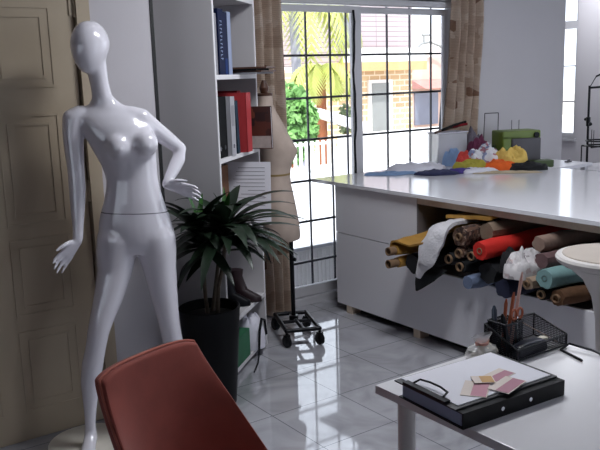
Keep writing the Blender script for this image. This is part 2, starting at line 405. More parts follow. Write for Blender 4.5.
obj('pane', B().box(6.13, RX-.04, 5.49, 5.495, .9, 2.45), M['glass'], w4, smooth=False)
w3 = struct('fill_window_3', B().box(RX+.02, RX+.10, 1.2, 1.25, .80, 2.5).box(RX+.02, RX+.10, 4.40, 4.45, .80, 2.5).box(RX+.02, RX+.10, 2.80, 2.85, .85, 2.45).box(RX+.02, RX+.10, 1.25, 4.40, .80, .85).box(RX+.02, RX+.10, 1.25, 4.40, 2.45, 2.5), M['frame_white'], smooth=False)  # unseen window added to brighten the bay and the tabletop
obj('pane', B().box(RX+.055, RX+.060, 1.25, 4.40, .85, 2.45), M['glass'], w3, smooth=False)
w5 = struct('fill_window_5', B().box(-1.68, -1.62, -.6, -.54, .9, 2.4).box(-1.68, -1.62, 2.54, 2.6, .9, 2.4).box(-1.68, -1.62, .97, 1.03, .96, 2.34).box(-1.68, -1.62, -.54, 2.54, .9, .96).box(-1.68, -1.62, -.54, 2.54, 2.34, 2.4), M['frame_white'], smooth=False)  # unseen window added to light the cabinet front from the left
obj('pane', B().box(-1.655, -1.65, -.54, 2.54, .96, 2.34), M['glass'], w5, smooth=False)
# cream panelled door and frame
dy = 3.565
d1 = struct('door_1', B().box(.40, 1.262, dy, dy+.045, .008, 2.07), M['cream'], smooth=False, at_=(.82, dy, 0))
for (x0, x1) in ((.50, .79), (.885, 1.16)):
    for (z0, z1) in ((1.635, 1.99), (1.02, 1.52), (.60, .96), (.14, .53)):
        b = B(); w = .012
        for q in range(2):
            i = q*.04; y = dy-.0035; ye = dy-.0002
            b.box(x0+i, x1-i, y, ye, z0+i, z0+i+w).box(x0+i, x1-i, y, ye, z1-i-w, z1-i).box(x0+i, x0+i+w, y, ye, z0+i+w, z1-i-w).box(x1-i-w, x1-i, y, ye, z0+i+w, z1-i-w)
        obj('panel_moulding', b, M['cream'], d1, smooth=False)
for z in (.35, 1.15, 1.99):
    obj('hinge', B().tube([(1.268, dy-.007, z-.05), (1.268, dy-.007, z+.05)], .007).box(1.245, 1.268, dy-.006, dy, z-.04, z+.04), M['cream'], d1)
obj('door_frame', B().box(1.22, 1.272, dy+.048, dy+.07, 0, 2.076).box(.39, .44, dy+.048, dy+.07, 0, 2.076).box(.44, 1.22, dy+.048, dy+.07, 2.03, 2.076).box(1.272, 1.333, 3.54, 3.66, 0, 2.13).box(.34, .39, 3.54, 3.66, 0, 2.13).box(.39, 1.272, 3.54, 3.66, 2.076, 2.13), M['cream'], d1, smooth=False)
obj('handle', B().tube([(.46, dy, 1.0), (.46, dy-.045, 1.0), (.56, dy-.045, 1.0)], .009), M['chrome'], d1)

# sliding window with its security grille
w1 = struct('window_1', B().box(3.0, 4.74, WY, WY+.1, 2.14, 2.19).box(3.0, 4.74, WY-.005, WY+.1, 0, .05).box(3.0, 3.03, WY, WY+.1, .05, 2.14).box(4.68, 4.74, WY, WY+.1, .05, 2.14), M['frame_white'], smooth=False, at_=(3.8, WY+.05, 0))
obj('sash', B().box(3.03, 3.055, WY+.02, WY+.06, .06, 2.13).box(3.675, 3.745, WY+.02, WY+.06, .06, 2.13).box(3.055, 3.675, WY+.02, WY+.06, .06, .13).box(3.055, 3.675, WY+.02, WY+.06, 2.085, 2.13), M['frame_white'], w1, smooth=False)
obj('sash', B().box(3.70, 3.785, WY+.065, WY+.1, .06, 2.13).box(4.64, 4.68, WY+.065, WY+.1, .06, 2.13).box(3.785, 4.64, WY+.065, WY+.1, .06, .13).box(3.785, 4.64, WY+.065, WY+.1, 2.085, 2.13), M['frame_white'], w1, smooth=False)
obj('pane', B().box(3.055, 3.675, WY+.038, WY+.042, .13, 2.085), M['glass'], w1, smooth=False)
obj('pane', B().box(3.785, 4.64, WY+.08, WY+.084, .13, 2.085), M['glass'], w1, smooth=False)
g = B(); GY = WY+.13
for x in (3.10, 3.325, 3.54, 3.69, 4.09, 4.325, 4.555): g.box(x-.006, x+.006, GY-.006, GY+.006, .0, 2.17)
for z in (.283, .588, .89, 1.19, 1.49, 1.79): g.box(3.0, 4.74, GY-.007, GY+.007, z-.008, z+.008)
g.tube([(4.70, GY, 2.1), (4.71, GY, 1.8), (4.69, GY, 1.5), (4.66, GY, 1.2), (4.66, GY, .3)], .011, 8)
obj('grille', g, M['bar'], w1, smooth=False)
tag(obj('cable', B().tube([(3.648+.007*math.sin(k*.9)+.004*math.sin(k*2.1), WY-.014, 2.10-k*.085) for k in range(25)], .009, 8), M['black_plastic']),
    'black cable hanging down the white frame between the two window panes', 'cable')

# ================================================================== CURTAINS
def curtain(name, label, x0, x1, y, z0, z1, folds, amp, tie=0, seed=0, bx=None):
    rows = []; n = folds*10
    for j in range(23):
        t = j/22; z = z1+(z0-z1)*t; row = []
        for i in range(n+1):
            u = i/n
            xx0, xx1 = x0, x1
            if bx: xx0 = x0+(bx[0]-x0)*t**1.5; xx1 = x1+(bx[1]-x1)*t**1.5
            x = xx0+(xx1-xx0)*(u+.012*math.sin(3*t*PI+u*9+seed))
            row.append((x, y+amp*math.sin(u*folds*2*PI+.5*math.sin(t*3+seed))*(.75+.25*t)+.012*noise.noise(V((u*6, t*4, seed))), z))
        rows.append(row)
    o = obj(name, B().sheet(rows, .003, 1), M['curtain'])
    return tag(o, label, 'curtain')
curtain('curtain', 'beige newsprint curtain gathered on the left of the window behind the dress form', 2.66, 2.975, WY-.10, .02, 2.5, 4, .035, seed=1)
curtain('curtain', 'beige newsprint curtain gathered on the right of the window above the cloth pile', 4.62, 4.95, WY-.06, 1.02, 2.5, 4, .035, seed=2, bx=(4.48, 4.86))

# ================================================================== CUTTING TABLE
TX0, TX1, TY0, TY1, TZ = 3.24, 4.83, 1.55, WY-.015, .925
ct = thing('cutting_table', 'large glossy white cutting table with fabric rolls stuffed in its front niche', 'table', (4.05, 3.05, 0))
obj('tabletop', B().box(TX0, TX1, TY0, TY1, TZ-.024, TZ), M['white_gloss'], ct, bevel=.002, smooth=False)
CX = 3.275
obj('apron', B().box(CX-.004, CX+.02, TY0+.05, 3.455, .860, .901), M['apron'], ct, smooth=False)
obj('front_panel', B().prism([(4.28, .055), (4.28, .563), (3.49, .563), (3.475, .46), (1.62, .46), (1.62, .055)], CX, CX+.02, 'x'), M['white_lam'], ct, smooth=False)
obj('front_panel', B().box(CX, CX+.02, 3.465, 4.28, .568, .901), M['white_lam'], ct, smooth=False)
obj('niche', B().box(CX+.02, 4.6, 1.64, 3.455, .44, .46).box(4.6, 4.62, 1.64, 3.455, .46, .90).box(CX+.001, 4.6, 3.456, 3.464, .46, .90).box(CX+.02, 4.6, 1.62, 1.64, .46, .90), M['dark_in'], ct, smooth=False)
obj('side_panel', B().box(CX+.02, 4.75, 4.26, 4.28, .055, .901), M['white_lam'], ct, smooth=False)
obj('side_panel', B().box(CX+.02, 4.75, 1.60, 1.62, .055, .901), M['white_lam'], ct, smooth=False)
obj('back_panel', B().box(4.73, 4.75, 1.62, 4.26, .055, .901), M['white_lam'], ct, smooth=False)
obj('plinth', B().box(3.36, 4.70, 1.68, 4.22, .0, .055), M['plinth'], ct, smooth=False)
for y in (4.15, 3.47, 2.8, 2.1): obj('foot', B().box(CX+.003, CX+.08, y-.03, y+.03, 0, .055), M['apron'], ct, smooth=False)

# ================================================================== FABRIC ROLLS IN THE NICHE
def roll(label, y, z, r, x0, m, x1=4.3, y1=None, z1=None, core=.022, stick=.015, wob=.26, seed=0, name='fabric_roll', flat=1):
    y1 = y if y1 is None else y1; z1 = z if z1 is None else z1
    t = thing(name, label, 'fabric roll', (x0, y, z-r), 0, 'fabric rolls in the niche of the cutting table')
    b = B(); rings = []; N = 22; K = 14
    for j in range(K+1):
        f = j/K; x = x0+stick+(x1-x0-stick)*f
        cy = y+(y1-y)*f; cz = z+(z1-z)*f
        ring = []
        for k in range(N):
            a = 2*PI*k/N
            rr = r*(1+wob*noise.noise(V((math.cos(a)*1.9+seed*5, math.sin(a)*1.9, x*7+seed))))
            if j == 0: rr *= .93
            ring.append(V((x, cy+rr*math.cos(a), cz+rr*flat*math.sin(a))))
        rings.append(ring)
    # end face recessed to the core
    inner = [V((x0+stick, y+max(core, .006)*math.cos(2*PI*k/N), z+max(core, .006)*math.sin(2*PI*k/N))) for k in range(N)]
    obj('fabric', b.loft([inner]+rings), m, t)
    if core > .006:
        c = B(); rin = core-.005
        rr = [[V((xx, y+q*math.cos(2*PI*k/N), z+q*math.sin(2*PI*k/N))) for k in range(N)] for xx, q in ((x0+.12, core), (x0, core), (x0, rin), (x0+.10, rin))]
        c.loft(rr, cap=False); obj('cardboard_tube', c, M['tube'], t)
        obj('tube_hollow', B().loft([[V((x0+.09+e, y+rin*math.cos(2*PI*k/N), z+rin*math.sin(2*PI*k/N))) for k in range(N)] for e in (0, .004)]), M['tube_in'], t)
    return t
roll('mustard fabric roll at the left end, upper of the two', 3.408, .612, .034, 2.99, M['mustard'], x1=3.62, core=.026, stick=.05, seed=1)
roll('mustard fabric roll at the left end, lower of the two', 3.408, .536, .034, 2.99, M['mustard'], x1=3.62, core=.026, stick=.07, seed=2)
roll('thick black fabric roll beside the mustard rolls', 3.29, .545, .056, 3.06, M['black_cloth'], x1=3.62, core=0, seed=3)
roll('fabric roll in brown print bundled just right of the white fleece', 2.985, .745, .058, 3.13, M['print'], core=.022, seed=4)
roll('thin black roll with bare tube end, left one under the brown print', 3.06, .605, .036, 3.13, M['black_cloth'], core=.026, seed=5)
roll('thin dark roll with tube end directly under the red roll', 2.90, .648, .036, 3.14, M['black_cloth'], core=.025, seed=6)
roll('thin dark roll with tube end between two others under the brown print', 2.983, .650, .034, 3.13, M['print'], core=.025, seed=7)
roll('thin black roll with tube end, lowest of the cluster under the brown print', 2.975, .575, .036, 3.13, M['black_cloth'], core=.025, seed=8)
roll('beige linen roll lying on top behind the red roll', 2.87, .775, .052, 3.22, M['beige'], core=0, seed=9, y1=2.75)
roll('bright red fabric roll in the middle of the niche', 2.80, .700, .052, 3.10, M['red_cloth'], core=.018, stick=.004, seed=10, y1=2.62, z1=.77)
roll('black fabric roll under the red roll', 2.78, .575, .064, 3.13, M['black_cloth'], core=0, seed=11)
roll('pale blue denim roll poking out low, under the black roll', 2.875, .510, .038, 3.08, M['denim'], core=0, seed=12)
roll('navy fabric roll drooping at the bottom, below the white floral cotton', 2.63, .530, .052, 3.08, M['navy_cloth'], core=0, seed=13)
roll('pinkish beige roll on top, right of the red roll', 2.49, .775, .042, 3.18, M['pinkbeige'], core=0, seed=14, y1=2.42)
roll('mauve roll under the pinkish beige roll', 2.44, .700, .042, 3.14, M['mauve'], core=0, seed=15, y1=2.3)
roll('mint green fabric roll beside the white stool', 2.385, .628, .050, 3.11, M['mint'], core=.016, stick=.0, seed=16, y1=2.2)
roll('rust brown roll with dark tube end beneath the mint roll', 2.325, .537, .042, 3.12, M['brown_cloth'], core=.022, seed=17, y1=2.2)
roll('cream roll end showing below the white floral cotton', 2.49, .580, .034, 3.10, M['cream_cloth'], core=.018, seed=18)
roll('dark roll with tube end left of the rust brown roll', 2.415, .537, .033, 3.12, M['black_cloth'], core=.022, seed=19)

mus = obj('folded_fabric', B().sheet([[(x, 3.452, .615+.01*k), (x, 3.437, .658), (x, 3.39, .674+.01*k), (x, 3.32, .668+.015*k), (x, 3.24, .675+.02*k), (x, 3.17, .70+.02*k)] for k, x in enumerate((3.04, 3.14, 3.25, 3.40, 3.62))], .012, 4, .010, 14, 3), M['mustard'])
tag(mus, 'mustard cloth folded loosely over the two mustard rolls', 'fabric', 'loose cloth in the niche')
mus2 = obj('folded_fabric', B().sheet([[(x, 3.20, .822), (x, 3.1, .838), (x, 2.97, .85), (x, 2.86, .86)] for x in (3.26, 3.38, 3.5, 3.8)], .02, 3, .01, 14, 4), M['mustard'])
tag(mus2, 'flat mustard cloth end lying on top, behind the white fleece', 'fabric', 'loose cloth in the niche')
fl = obj('fleece_fabric', B().sheet([[(3.62, 3.16, .785), (3.62, 3.11, .79), (3.62, 3.05, .79)], [(3.30, 3.16, .785), (3.30, 3.11, .795), (3.30, 3.04, .80)],
      [(3.13, 3.165, .765), (3.12, 3.10, .785), (3.12, 3.03, .79)], [(3.07, 3.18, .70), (3.06, 3.12, .715), (3.075, 3.04, .715)],
      [(3.06, 3.20, .62), (3.04, 3.14, .62), (3.06, 3.07, .62)], [(3.06, 3.215, .55), (3.05, 3.185, .55), (3.06, 3.13, .56)], [(3.065, 3.225, .485), (3.06, 3.215, .485), (3.065, 3.20, .49)]], .020, 5, .014, 16, 5), M['fleece'])
tag(fl, 'white fleece draped over the front of the rolls', 'fabric', 'loose cloth in the niche')
bt = obj('black_fabric', B().sheet([[(3.14, 3.25, .535), (3.13, 3.18, .54), (3.13, 3.06, .54)], [(3.10, 3.275, .49), (3.09, 3.18, .49), (3.10, 3.08, .505)], [(3.095, 3.28, .44), (3.085, 3.21, .44), (3.095, 3.15, .46)], [(3.10, 3.285, .385), (3.10, 3.28, .385), (3.10, 3.27, .388)]], .006, 4, .006, 16, 6), M['black_cloth'])
tag(bt, 'pointed corner of black cloth hanging below the white fleece', 'fabric', 'loose cloth in the niche')
fc = obj('floral_fabric', B().heap((3.20, 2.585, .595), .14, .10, .105, 9, rot=.2, rough=.55, fold=20), M['floral'])
tag(fc, 'crumpled white floral cotton stuffed between the red and mint rolls', 'fabric', 'loose cloth in the niche')
fd = obj('dark_fabric', B().heap((3.99, 3.22, .46), .30, .19, .36, 12, rough=.15, fold=8), mat('grey_blue_cotton', '808a9a', .9, var=.1))
tag(fd, 'grey blue cloth piled at the back of the niche above the mustard cloth', 'fabric', 'loose cloth in the niche')
fd2 = obj('black_fabric', B().heap((3.22, 2.67, .60), .10, .06, .10, 15, rough=.5, fold=12), M['black_cloth'])
tag(fd2, 'black cloth crumpled in the gap left of the white floral cotton', 'fabric', 'loose cloth in the niche')

# ================================================================== BOOKCASE
BL = V((1.963, 3.539, 0)); BR = math.atan2(.651, .759); BM = loc4(BL, BR)   # local x along the front, y to the back
W, D, HB = .70, .40, 2.10
bc = thing('bookcase', 'tall white bookcase with open shelves beside the potted plant', 'bookcase', BL, BR)
obj('side_panel', B().box(0, .02, .004, D, 0, HB, BM), M['bookcase'], bc, smooth=False)
obj('side_panel', B().box(W-.02, W, .004, D, 0, HB, BM), M['bookcase'], bc, smooth=False)
obj('back_panel', B().box(.02, W-.02, D-.012, D, 0, HB, BM), M['bookcase'], bc, smooth=False)
SH = (.05, .335, .80, 1.235, 1.665, 2.085)
for z in SH: obj('shelf', B().box(.02, W-.02, .006, D-.012, z-.02, z, BM), M['bookcase'], bc, smooth=False)
e = B().box(0, .02, 0, .004, 0, HB, BM).box(W-.02, W, 0, .004, 0, HB, BM)
for z in SH: e.box(.02, W-.02, 0, .006, z-.022, z+.002, BM)
obj('edge_banding', e, M['book_edge'], bc, smooth=False)

def binder(name, label, cat, u0, u1, v0, v1, z0, h, m, spine=None, hole=True, tilt=0, group='binders and files in the bookcase'):
    Mx = BM
    cx = (u0+u1)/2
    t = thing(name, label, cat, BM @ V((cx, (v0+v1)/2, z0)), BR, group)
    T = BM @ Matrix.Translation(V((cx, 0, z0))) @ Matrix.Rotation(tilt, 4, 'Y') @ Matrix.Translation(V((-cx, 0, 0)))
    th = .004
    obj('cover', B().box(u0, u0+th, v0, v1, 0, h, T).box(u1-th, u1, v0, v1, 0, h, T).box(u0, u1, v0, v0+th, 0, h, T), m, t, smooth=False)
    obj('pages', B().box(u0+th, u1-th, v0+.012, v1-.008, .006, h-.012, T), M['paper'], t, smooth=False)
    if spine: obj('spine_label', B().box(u0+(u1-u0)*.2, u1-(u1-u0)*.2, v0-.001, v0, h*spine[0], h*spine[1], T), spine[2], t, smooth=False)
    if hole:
        cy = T @ V((cx, v0, h*.16)); nrm = (T.to_3x3() @ V((0, 1, 0)))
        obj('finger_ring', B().tube([cy-nrm*.0015, cy+nrm*.002], .012, 14), M['chrome'], t)
    return t
binder('file_folder', 'grey card file at the left end of the top shelf', 'binder', .024, .105, .02, .30, 1.667, .31, M['grey_card'])
binder('ring_binder', 'navy blue binder with pale spine lettering on the top shelf', 'binder', .108, .19, .012, .30, 1.667, .335, M['navy'], None, False)
binder('ring_binder', 'blue binder between the navy and pale blue ones on the top shelf', 'binder', .192, .262, .016, .30, 1.667, .325, M['navy'], (.0, .26, M['mid_blue']), False)
binder('document_file', 'pale blue file at the right end of the row on the top shelf', 'binder', .266, .33, .02, .30, 1.667, .33, M['pale_blue'], None, False)
# marks on the navy spine: a column of short pale strokes
nb = [o for o in bpy.data.objects if o.get('label', '').startswith('navy blue binder')][0]
st = B(); random.seed(3)
for k in range(11):
    z = 1.945-k*.019
    st.box(.135, .160+.008*random.random(), .0105, .012, z-.006, z-.002, BM)
    st.box(.135 if k % 2 else .155, .140 if k % 2 else .160, .0105, .012, z-.012, z-.002, BM)
obj('spine_lettering', st, M['pale_blue'], nb, smooth=False)
bd = thing('magazine_stack', 'flat dark magazines jutting out over the edge of the top shelf', 'magazines', BM @ V((.5, 0, 1.667)), BR)
for k, (dx, dy, m) in enumerate(((0, 0, 'grey_card'), (.01, -.02, 'wood'), (-.01, .01, 'black_card'), (.015, -.03, 'wood'))):
    T = BM @ Matrix.Translation(V((.50+dx, -.02+dy, 1.667+k*.010))) @ Matrix.Rotation(.06*k-.1, 4, 'Z')
    obj('magazine', B().box(-.12, .14, -.09, .20, 0, .009, T), M[m], bd, smooth=False)
binder('lever_arch_file', 'black lever arch file at the left end of the middle shelf', 'binder', .024, .10, .012, .30, 1.237, .318, M['black_card'])
binder('lever_arch_file', 'second black lever arch file on the middle shelf, next to the white one', 'binder', .103, .182, .016, .30, 1.237, .318, M['black_card'])
binder('lever_arch_file', 'white lever arch file between black and teal files on the middle shelf', 'binder', .19, .262, -.005, .28, 1.237, .315, mat('white_file_cloth', 'a9a8ae', .6, var=.05), (.5, .85, M['grey_card']))
binder('magazine_file', 'dark teal magazine on the middle shelf leaning on the red binder', 'magazine', .30, .345, .0, .26, 1.237, .29, M['teal'], None, False, tilt=-.06)
binder('box_file', 'bright red binder on the middle shelf', 'binder', .385, .47, -.03, .26, 1.237, .33, M['red'], None, False)
binder('box_file', 'deep red folder behind the bright red binder', 'binder', .475, .535, .05, .32, 1.237, .34, M['red_dark'], None, False)
pb = thing('picture_book', 'dark brown picture book sticking out at the right end of the middle shelf', 'book', BM @ V((.60, -.02, 1.237)), BR)
Tp = BM @ Matrix.Translation(V((.59, 0, 1.237))) @ Matrix.Rotation(-.03, 4, 'Y')
obj('cover', B().box(-.012, -.009, -.115, .12, 0, .245, Tp).box(.009, .012, -.115, .12, 0, .245, Tp).box(-.012, .012, .117, .12, 0, .245, Tp), M['photo_cover'], pb, smooth=False)
obj('pages', B().box(-.009, .009, -.112, .117, .004, .241, Tp), M['paper'], pb, smooth=False)
obj('title_strip', B().box(-.0135, -.012, -.11, .115, .005, .075, Tp), mat('pale_title_strip', 'a99d98', .6, var=.1, scale=60), pb, smooth=False)
ds = thing('plastic_sleeve', 'white printed sheet in a clear sleeve standing on the shelf behind the plant', 'document', BM @ V((.50, .05, .802)), BR)
Ts = BM @ Matrix.Translation(V((.50, 0, .802))) @ Matrix.Rotation(.08, 4, 'Y')
obj('sheet', B().box(-.002, .002, -.115, .16, 0, .365, Ts), M['paper'], ds, smooth=False)
ln = B(); random.seed(5)
for k in range(13): ln.box(-.0032, -.002, -.08, -.08+.10+.1*random.random(), .33-k*.022, .333-k*.022, Ts)
obj('printed_line', ln, M['ink'], ds, smooth=False)
tag(obj('cardboard_box', B().box(.06, .46, .12, .37, .802, 1.16, BM), M['cardboard'], bevel=.004, smooth=False, at_=BM @ V((.26, .25, .802)), rotz=BR), 'brown cardboard box at the back of the shelf behind the printed sheet', 'box')
tag(obj('storage_box', B().box(.55, .665, .02, .30, .802, .90, BM), M['pencil'], bevel=.004, smooth=False, at_=BM @ V((.6, .15, .802)), rotz=BR), 'small terracotta box at the right end of the shelf behind the plant', 'box')
sf = obj('shoe', B().loft([[BM @ V((.40+.035*math.cos(a)+dx, .14+.06*math.sin(a)*k+dy, .338+z)) for a in [2*PI*i/14 for i in range(14)]] for z, k, dx, dy in ((0, 1.5, 0, -.05), (.03, 1.5, 0, -.05), (.07, .9, 0, 0), (.16, .75, 0, .02), (.22, .85, 0, .02))]), M['black_plastic'])
tag(sf, 'black ankle boot on the low bookcase shelf beside the pot', 'boot')
sf2 = obj('shoe', B().loft([[BM @ V((.49+.035*math.cos(a)+dx, .10+.06*math.sin(a)*k+dy, .338+z)) for a in [2*PI*i/14 for i in range(14)]] for z, k, dx, dy in ((0, 1.5, 0, -.05), (.03, 1.5, 0, -.05), (.07, .9, 0, 0), (.15, .75, 0, .02), (.19, .85, 0, .02))]), mat('dark_maroon_leather', '241318', .5))
tag(sf2, 'dark maroon ankle boot on the low bookcase shelf next to the black boot', 'boot')
tag(obj('green_pack', B().box(.10, .36, .0, .26, .052, .215, BM), M['green_box'], bevel=.004, smooth=False, at_=BM @ V((.25, .15, .052)), rotz=BR), 'green pack on the lowest bookcase shelf', 'box')
wb = BM @ V((.50, .06, .052))
tag(obj('plastic_bag', B().heap(wb, .12, .10, .16, 21, rough=.5, fold=12), M['c_white']), 'white plastic bag on the lowest bookcase shelf', 'bag')
bb = BM @ V((.60, .035, .19))
tag(obj('black_strap', B().tube([BM @ V(p) for p in ((.66, .05, .056), (.60, -.025, .10), (.56, -.03, .20), (.50, -.03, .225), (.44, -.035, .17), (.40, -.04, .07), (.34, -.05, .012), (.20, -.07, .008))], [.007, .008, .008, .008, .008, .007, .005, .004], 8), M['black_plastic']), 'black strap trailing from the lowest bookcase shelf to the floor', 'strap')

# ================================================================== DRESS FORM
DF = V((2.657, 4.067, 0)); rr_ = V((.82, -.57, 0)); ff_ = V((-.57, -.82, 0))
df = thing('dress_form', 'beige dress form on a black wheeled frame in front of the left curtain', 'dress form', DF)
prof = [(.640, .015, .118, .135), (.66, .015, .122, .145), (.75, .012, .118, .155), (.89, .002, .105, .145), (.98, -.004, .094, .125), (1.053, -.006, .090, .115), (1.12, .002, .097, .12), (1.19, .004, .115, .135), (1.25, -.006, .110, .145), (1.33, -.025, .092, .155), (1.40, -.045, .078, .15), (1.44, -.055, .064, .11), (1.48, -.06, .054, .065), (1.535, -.058, .05, .055)]
N = 40; rings = []
for z, c, a, w in prof:
    ring = []
    for k in range(N):
        an = 2*PI*k/N; s_ = math.cos(an); t_ = math.sin(an)
        x = c+a*s_; y = w*t_
        if 1.08 < z < 1.3 and s_ > 0: x += .03*math.exp(-((abs(t_)-.5)/.28)**2)*math.exp(-((z-1.19)/.06)**2)-.012*math.exp(-(t_/.2)**2)
        ring.append(DF + rr_*x + ff_*y + V((0, 0, z)))
    rings.append(ring)
obj('torso', B().loft(rings), M['form'], df)
zt = 1.055
def fr(z, c, a, w): return [DF + rr_*(c+a*math.cos(2*PI*k/N)) + ff_*(w*math.sin(2*PI*k/N)) + V((0, 0, z)) for k in range(N)]
obj('waist_tape', B().loft([fr(zt-.006, -.006, .0925, .1175), fr(zt+.006, -.006, .0930, .118)], cap=False), M['tape'], df)
obj('neck_cap', B().loft([fr(1.535, -.058, .05, .055), fr(1.545, -.058, .052, .056), fr(1.552, -.058, .045, .048)]).tube([DF+rr_*-.058+V((0, 0, 1.55)), DF+rr_*-.058+V((0, 0, 1.585))], [.022, .03], 14).tube([DF+rr_*-.058+V((0, 0, 1.585)), DF+rr_*-.058+V((0, 0, 1.63))], [.03, .012], 14), M['wood'], df)
PB = DF+rr_*.075+ff_*-.01
obj('pole', B().tube([PB+V((0, 0, .09)), PB+V((0, 0, .66))], .014, 12), M['steel'], df)
obj('height_knob', B().tube([PB+V((0, 0, .5)), PB+V((.012, -.026, .5))], [.010, .013], 10), M['black_plastic'], df)
c0, c1, c2, c3 = V((2.545, 3.85, .105)), V((2.735, 3.765, .105)), V((2.87, 4.10, .105)), V((2.68, 4.185, .105))
fb = B()
for a, b_ in ((c0, c1), (c1, c2), (c2, c3), (c3, c0)): fb.tube([a, b_], .014, 10)
for q in (c0, c1, c2, c3): fb.ball(q, .0145, n=10)
m1, m2 = (c0+c3)/2, (c1+c2)/2
fb.tube([m1, m2], .012, 8); fb.tube([(c0+c1)/2, (c2+c3)/2], .012, 8)
fb.tube([PB+V((0, 0, .095)), PB+V((0, 0, .13))], .03, 14)
obj('base_frame', fb, M['steel'], df)
for q in (c0, c1, c2, c3):
    ca = obj('caster', B().tube([q+V((-.012, 0, -.068)), q+V((.012, 0, -.068))], .036, 18), M['black_plastic'], df)
    obj('fork', B().tube([q, q+V((0, 0, -.03))], .009, 8).box(q.x-.018, q.x-.013, q.y-.012, q.y+.012, q.z-.075, q.z-.025).box(q.x+.013, q.x+.018, q.y-.012, q.y+.012, q.z-.075, q.z-.025).box(q.x-.018, q.x+.018, q.y-.012, q.y+.012, q.z-.031, q.z-.026), M['steel'], ca)

# ================================================================== POTTED DRACAENA
PP = V((1.79, 3.41, 0))
pl = thing('potted_dracaena', 'dark leaved dracaena in a tall tapered black pot beside the bookcase', 'potted plant', PP)
obj('pot', B().lathe([(0, 0), (.108, 0), (.116, .006), (.128, .15), (.146, .40), (.154, .505), (.156, .515), (.150, .518), (.143, .512), (.138, .46), (0, .455)], PP, 48), M['pot'], pl)
obj('soil', B().lathe([(.138, .458), (.137, .468), (.09, .478), (0, .482)], PP, 24), M['soil'], pl)
ir = V((.82, -.57, 0)); iff = V((-.57, -.82, 0))
heads = []
for pts in ([(-.01, 0, .47), (-.018, .01, .62), (-.012, .01, .76), (-.03, 0, .91)], [(.04, 0, .47), (.052, 0, .62), (.085, 0, .74), (.10, 0, .93)], [(.01, -.04, .47), (.03, -.05, .60), (.05, -.06, .72), (.04, -.06, .86)]):
    P3 = [PP+ir*a+iff*b_+V((0, 0, z)) for a, b_, z in pts]
    obj('stem', B().tube(P3, [.011, .010, .010, .009], 10), M['stem'], pl); heads.append(P3[-1])
def leaf(b, base, az, elev, L, w, droop):
    """one strap leaf: creased, tapering, arching over"""
    d = V((math.cos(az), math.sin(az), 0)); side = V((-math.sin(az), math.cos(az), 0)); p = V(base); e = elev; pts = []
    n = 10
    for i in range(n+1):
        t = i/n
        wid = w*(.35+1.3*t if t < .4 else .87*(1-((t-.4)/.6)**1.7)+.02)
        dirv = d*math.cos(e)+V((0, 0, 1))*math.sin(e); up = V((0, 0, 1))*math.cos(e)-d*math.sin(e)
        pts.append((p.copy(), wid, up)); p = p+dirv*(L/n); e -= droop/n
    vs = []
    for q, wid, up in pts: vs.append([b.bm.verts.new(q+side*wid+up*wid*.22), b.bm.verts.new(q), b.bm.verts.new(q-side*wid+up*wid*.22), b.bm.verts.new(q-up*.0012)])
    for a, c in zip(vs, vs[1:]):
        for i, j in ((0, 1), (1, 2), (2, 3), (3, 0)): b.bm.faces.new([a[i], a[j], c[j], c[i]])
    b.bm.faces.new(vs[0]); b.bm.faces.new(vs[-1][::-1])
random.seed(11)
fol = B(); fol2 = B()
for hi, (hd, n, Ls) in enumerate(zip(heads, (40, 50, 22), (.36, .41, .33))):
    for k in range(n):
        az = k*2.39996+hi; t = k/n
        ca = math.cos(az-math.atan2(.57*1, .82)*-1)
        L = Ls*(.8+.35*random.random())
        back = math.cos(az)*-.759*-1
        elev = .85-.70*t+.28*random.uniform(-1, 1); droop = .6+.8*random.random()
        # keep leaves off the bookcase side behind
        dv = V((math.cos(az), math.sin(az), 0)); toward = dv.dot(V((.759, .651, 0)))
        gap = (V((1.963, 3.539, 0))-hd).dot(V((.759, .651, 0)))
        front = (hd+dv*L - V((1.963, 3.539, 0))).dot(V((-.651, .759, 0)))
        if toward > .1 and front > -.05:
            L = min(L, max(.12, (gap-.02)/toward))
        if (hd+dv*L).y > 3.44 and (hd+dv*L).x < 1.66: L = min(L, max(.1, (3.44-hd.y)/max(dv.y, .1)))
        leaf(fol, hd-V((0, 0, .10*t)), az, elev, L, .032+.008*random.random(), droop)
for (hd, az, L, el) in ((heads[0], 2.2, .24, 1.45), (heads[0], .8, .20, 1.3), (heads[1], 1.0, .20, 1.4), (heads[1], -1.8, .22, 1.25), (heads[1], 3.0, .18, 1.5)): leaf(fol2, hd, az, el, L, .018, .5)
obj('foliage', fol, M['leaf'], pl); obj('young_leaves', fol2, M['leaf2'], pl)['label'] = 'fresh bright green upright leaves'

# ================================================================== MANNEQUIN
MO = V((1.36, 3.28, 0)); mf = V((-.38, -.925, 0)); mr = V((.925, -.38, 0))
def mp(s, z, t=0): return MO + mr*s + mf*t + V((0, 0, z))
mn = thing('mannequin', 'glossy white full-length female mannequin standing in front of the cream door', 'mannequin', mp(-.2, 0, .05))
body = B()
def ell_loft(secs, n=28):
    """secs: (s, z, t, half width, half depth, tilt)"""
    rings = []
    for i, q in enumerate(secs):
        s0, z0, t0, a, d = q[:5]
        sl = q[5] if len(q) > 5 else 0
        rings.append([mp(s0+a*math.cos(2*PI*k/n), z0+sl*math.cos(2*PI*k/n), t0+d*math.sin(2*PI*k/n)) for k in range(n)])
    body.loft(rings)
def limb(pts, n=18): body.tube([p for p, r in pts], [r for p, r in pts], n); [body.ball(p, r*.98, n=14) for p, r in pts]
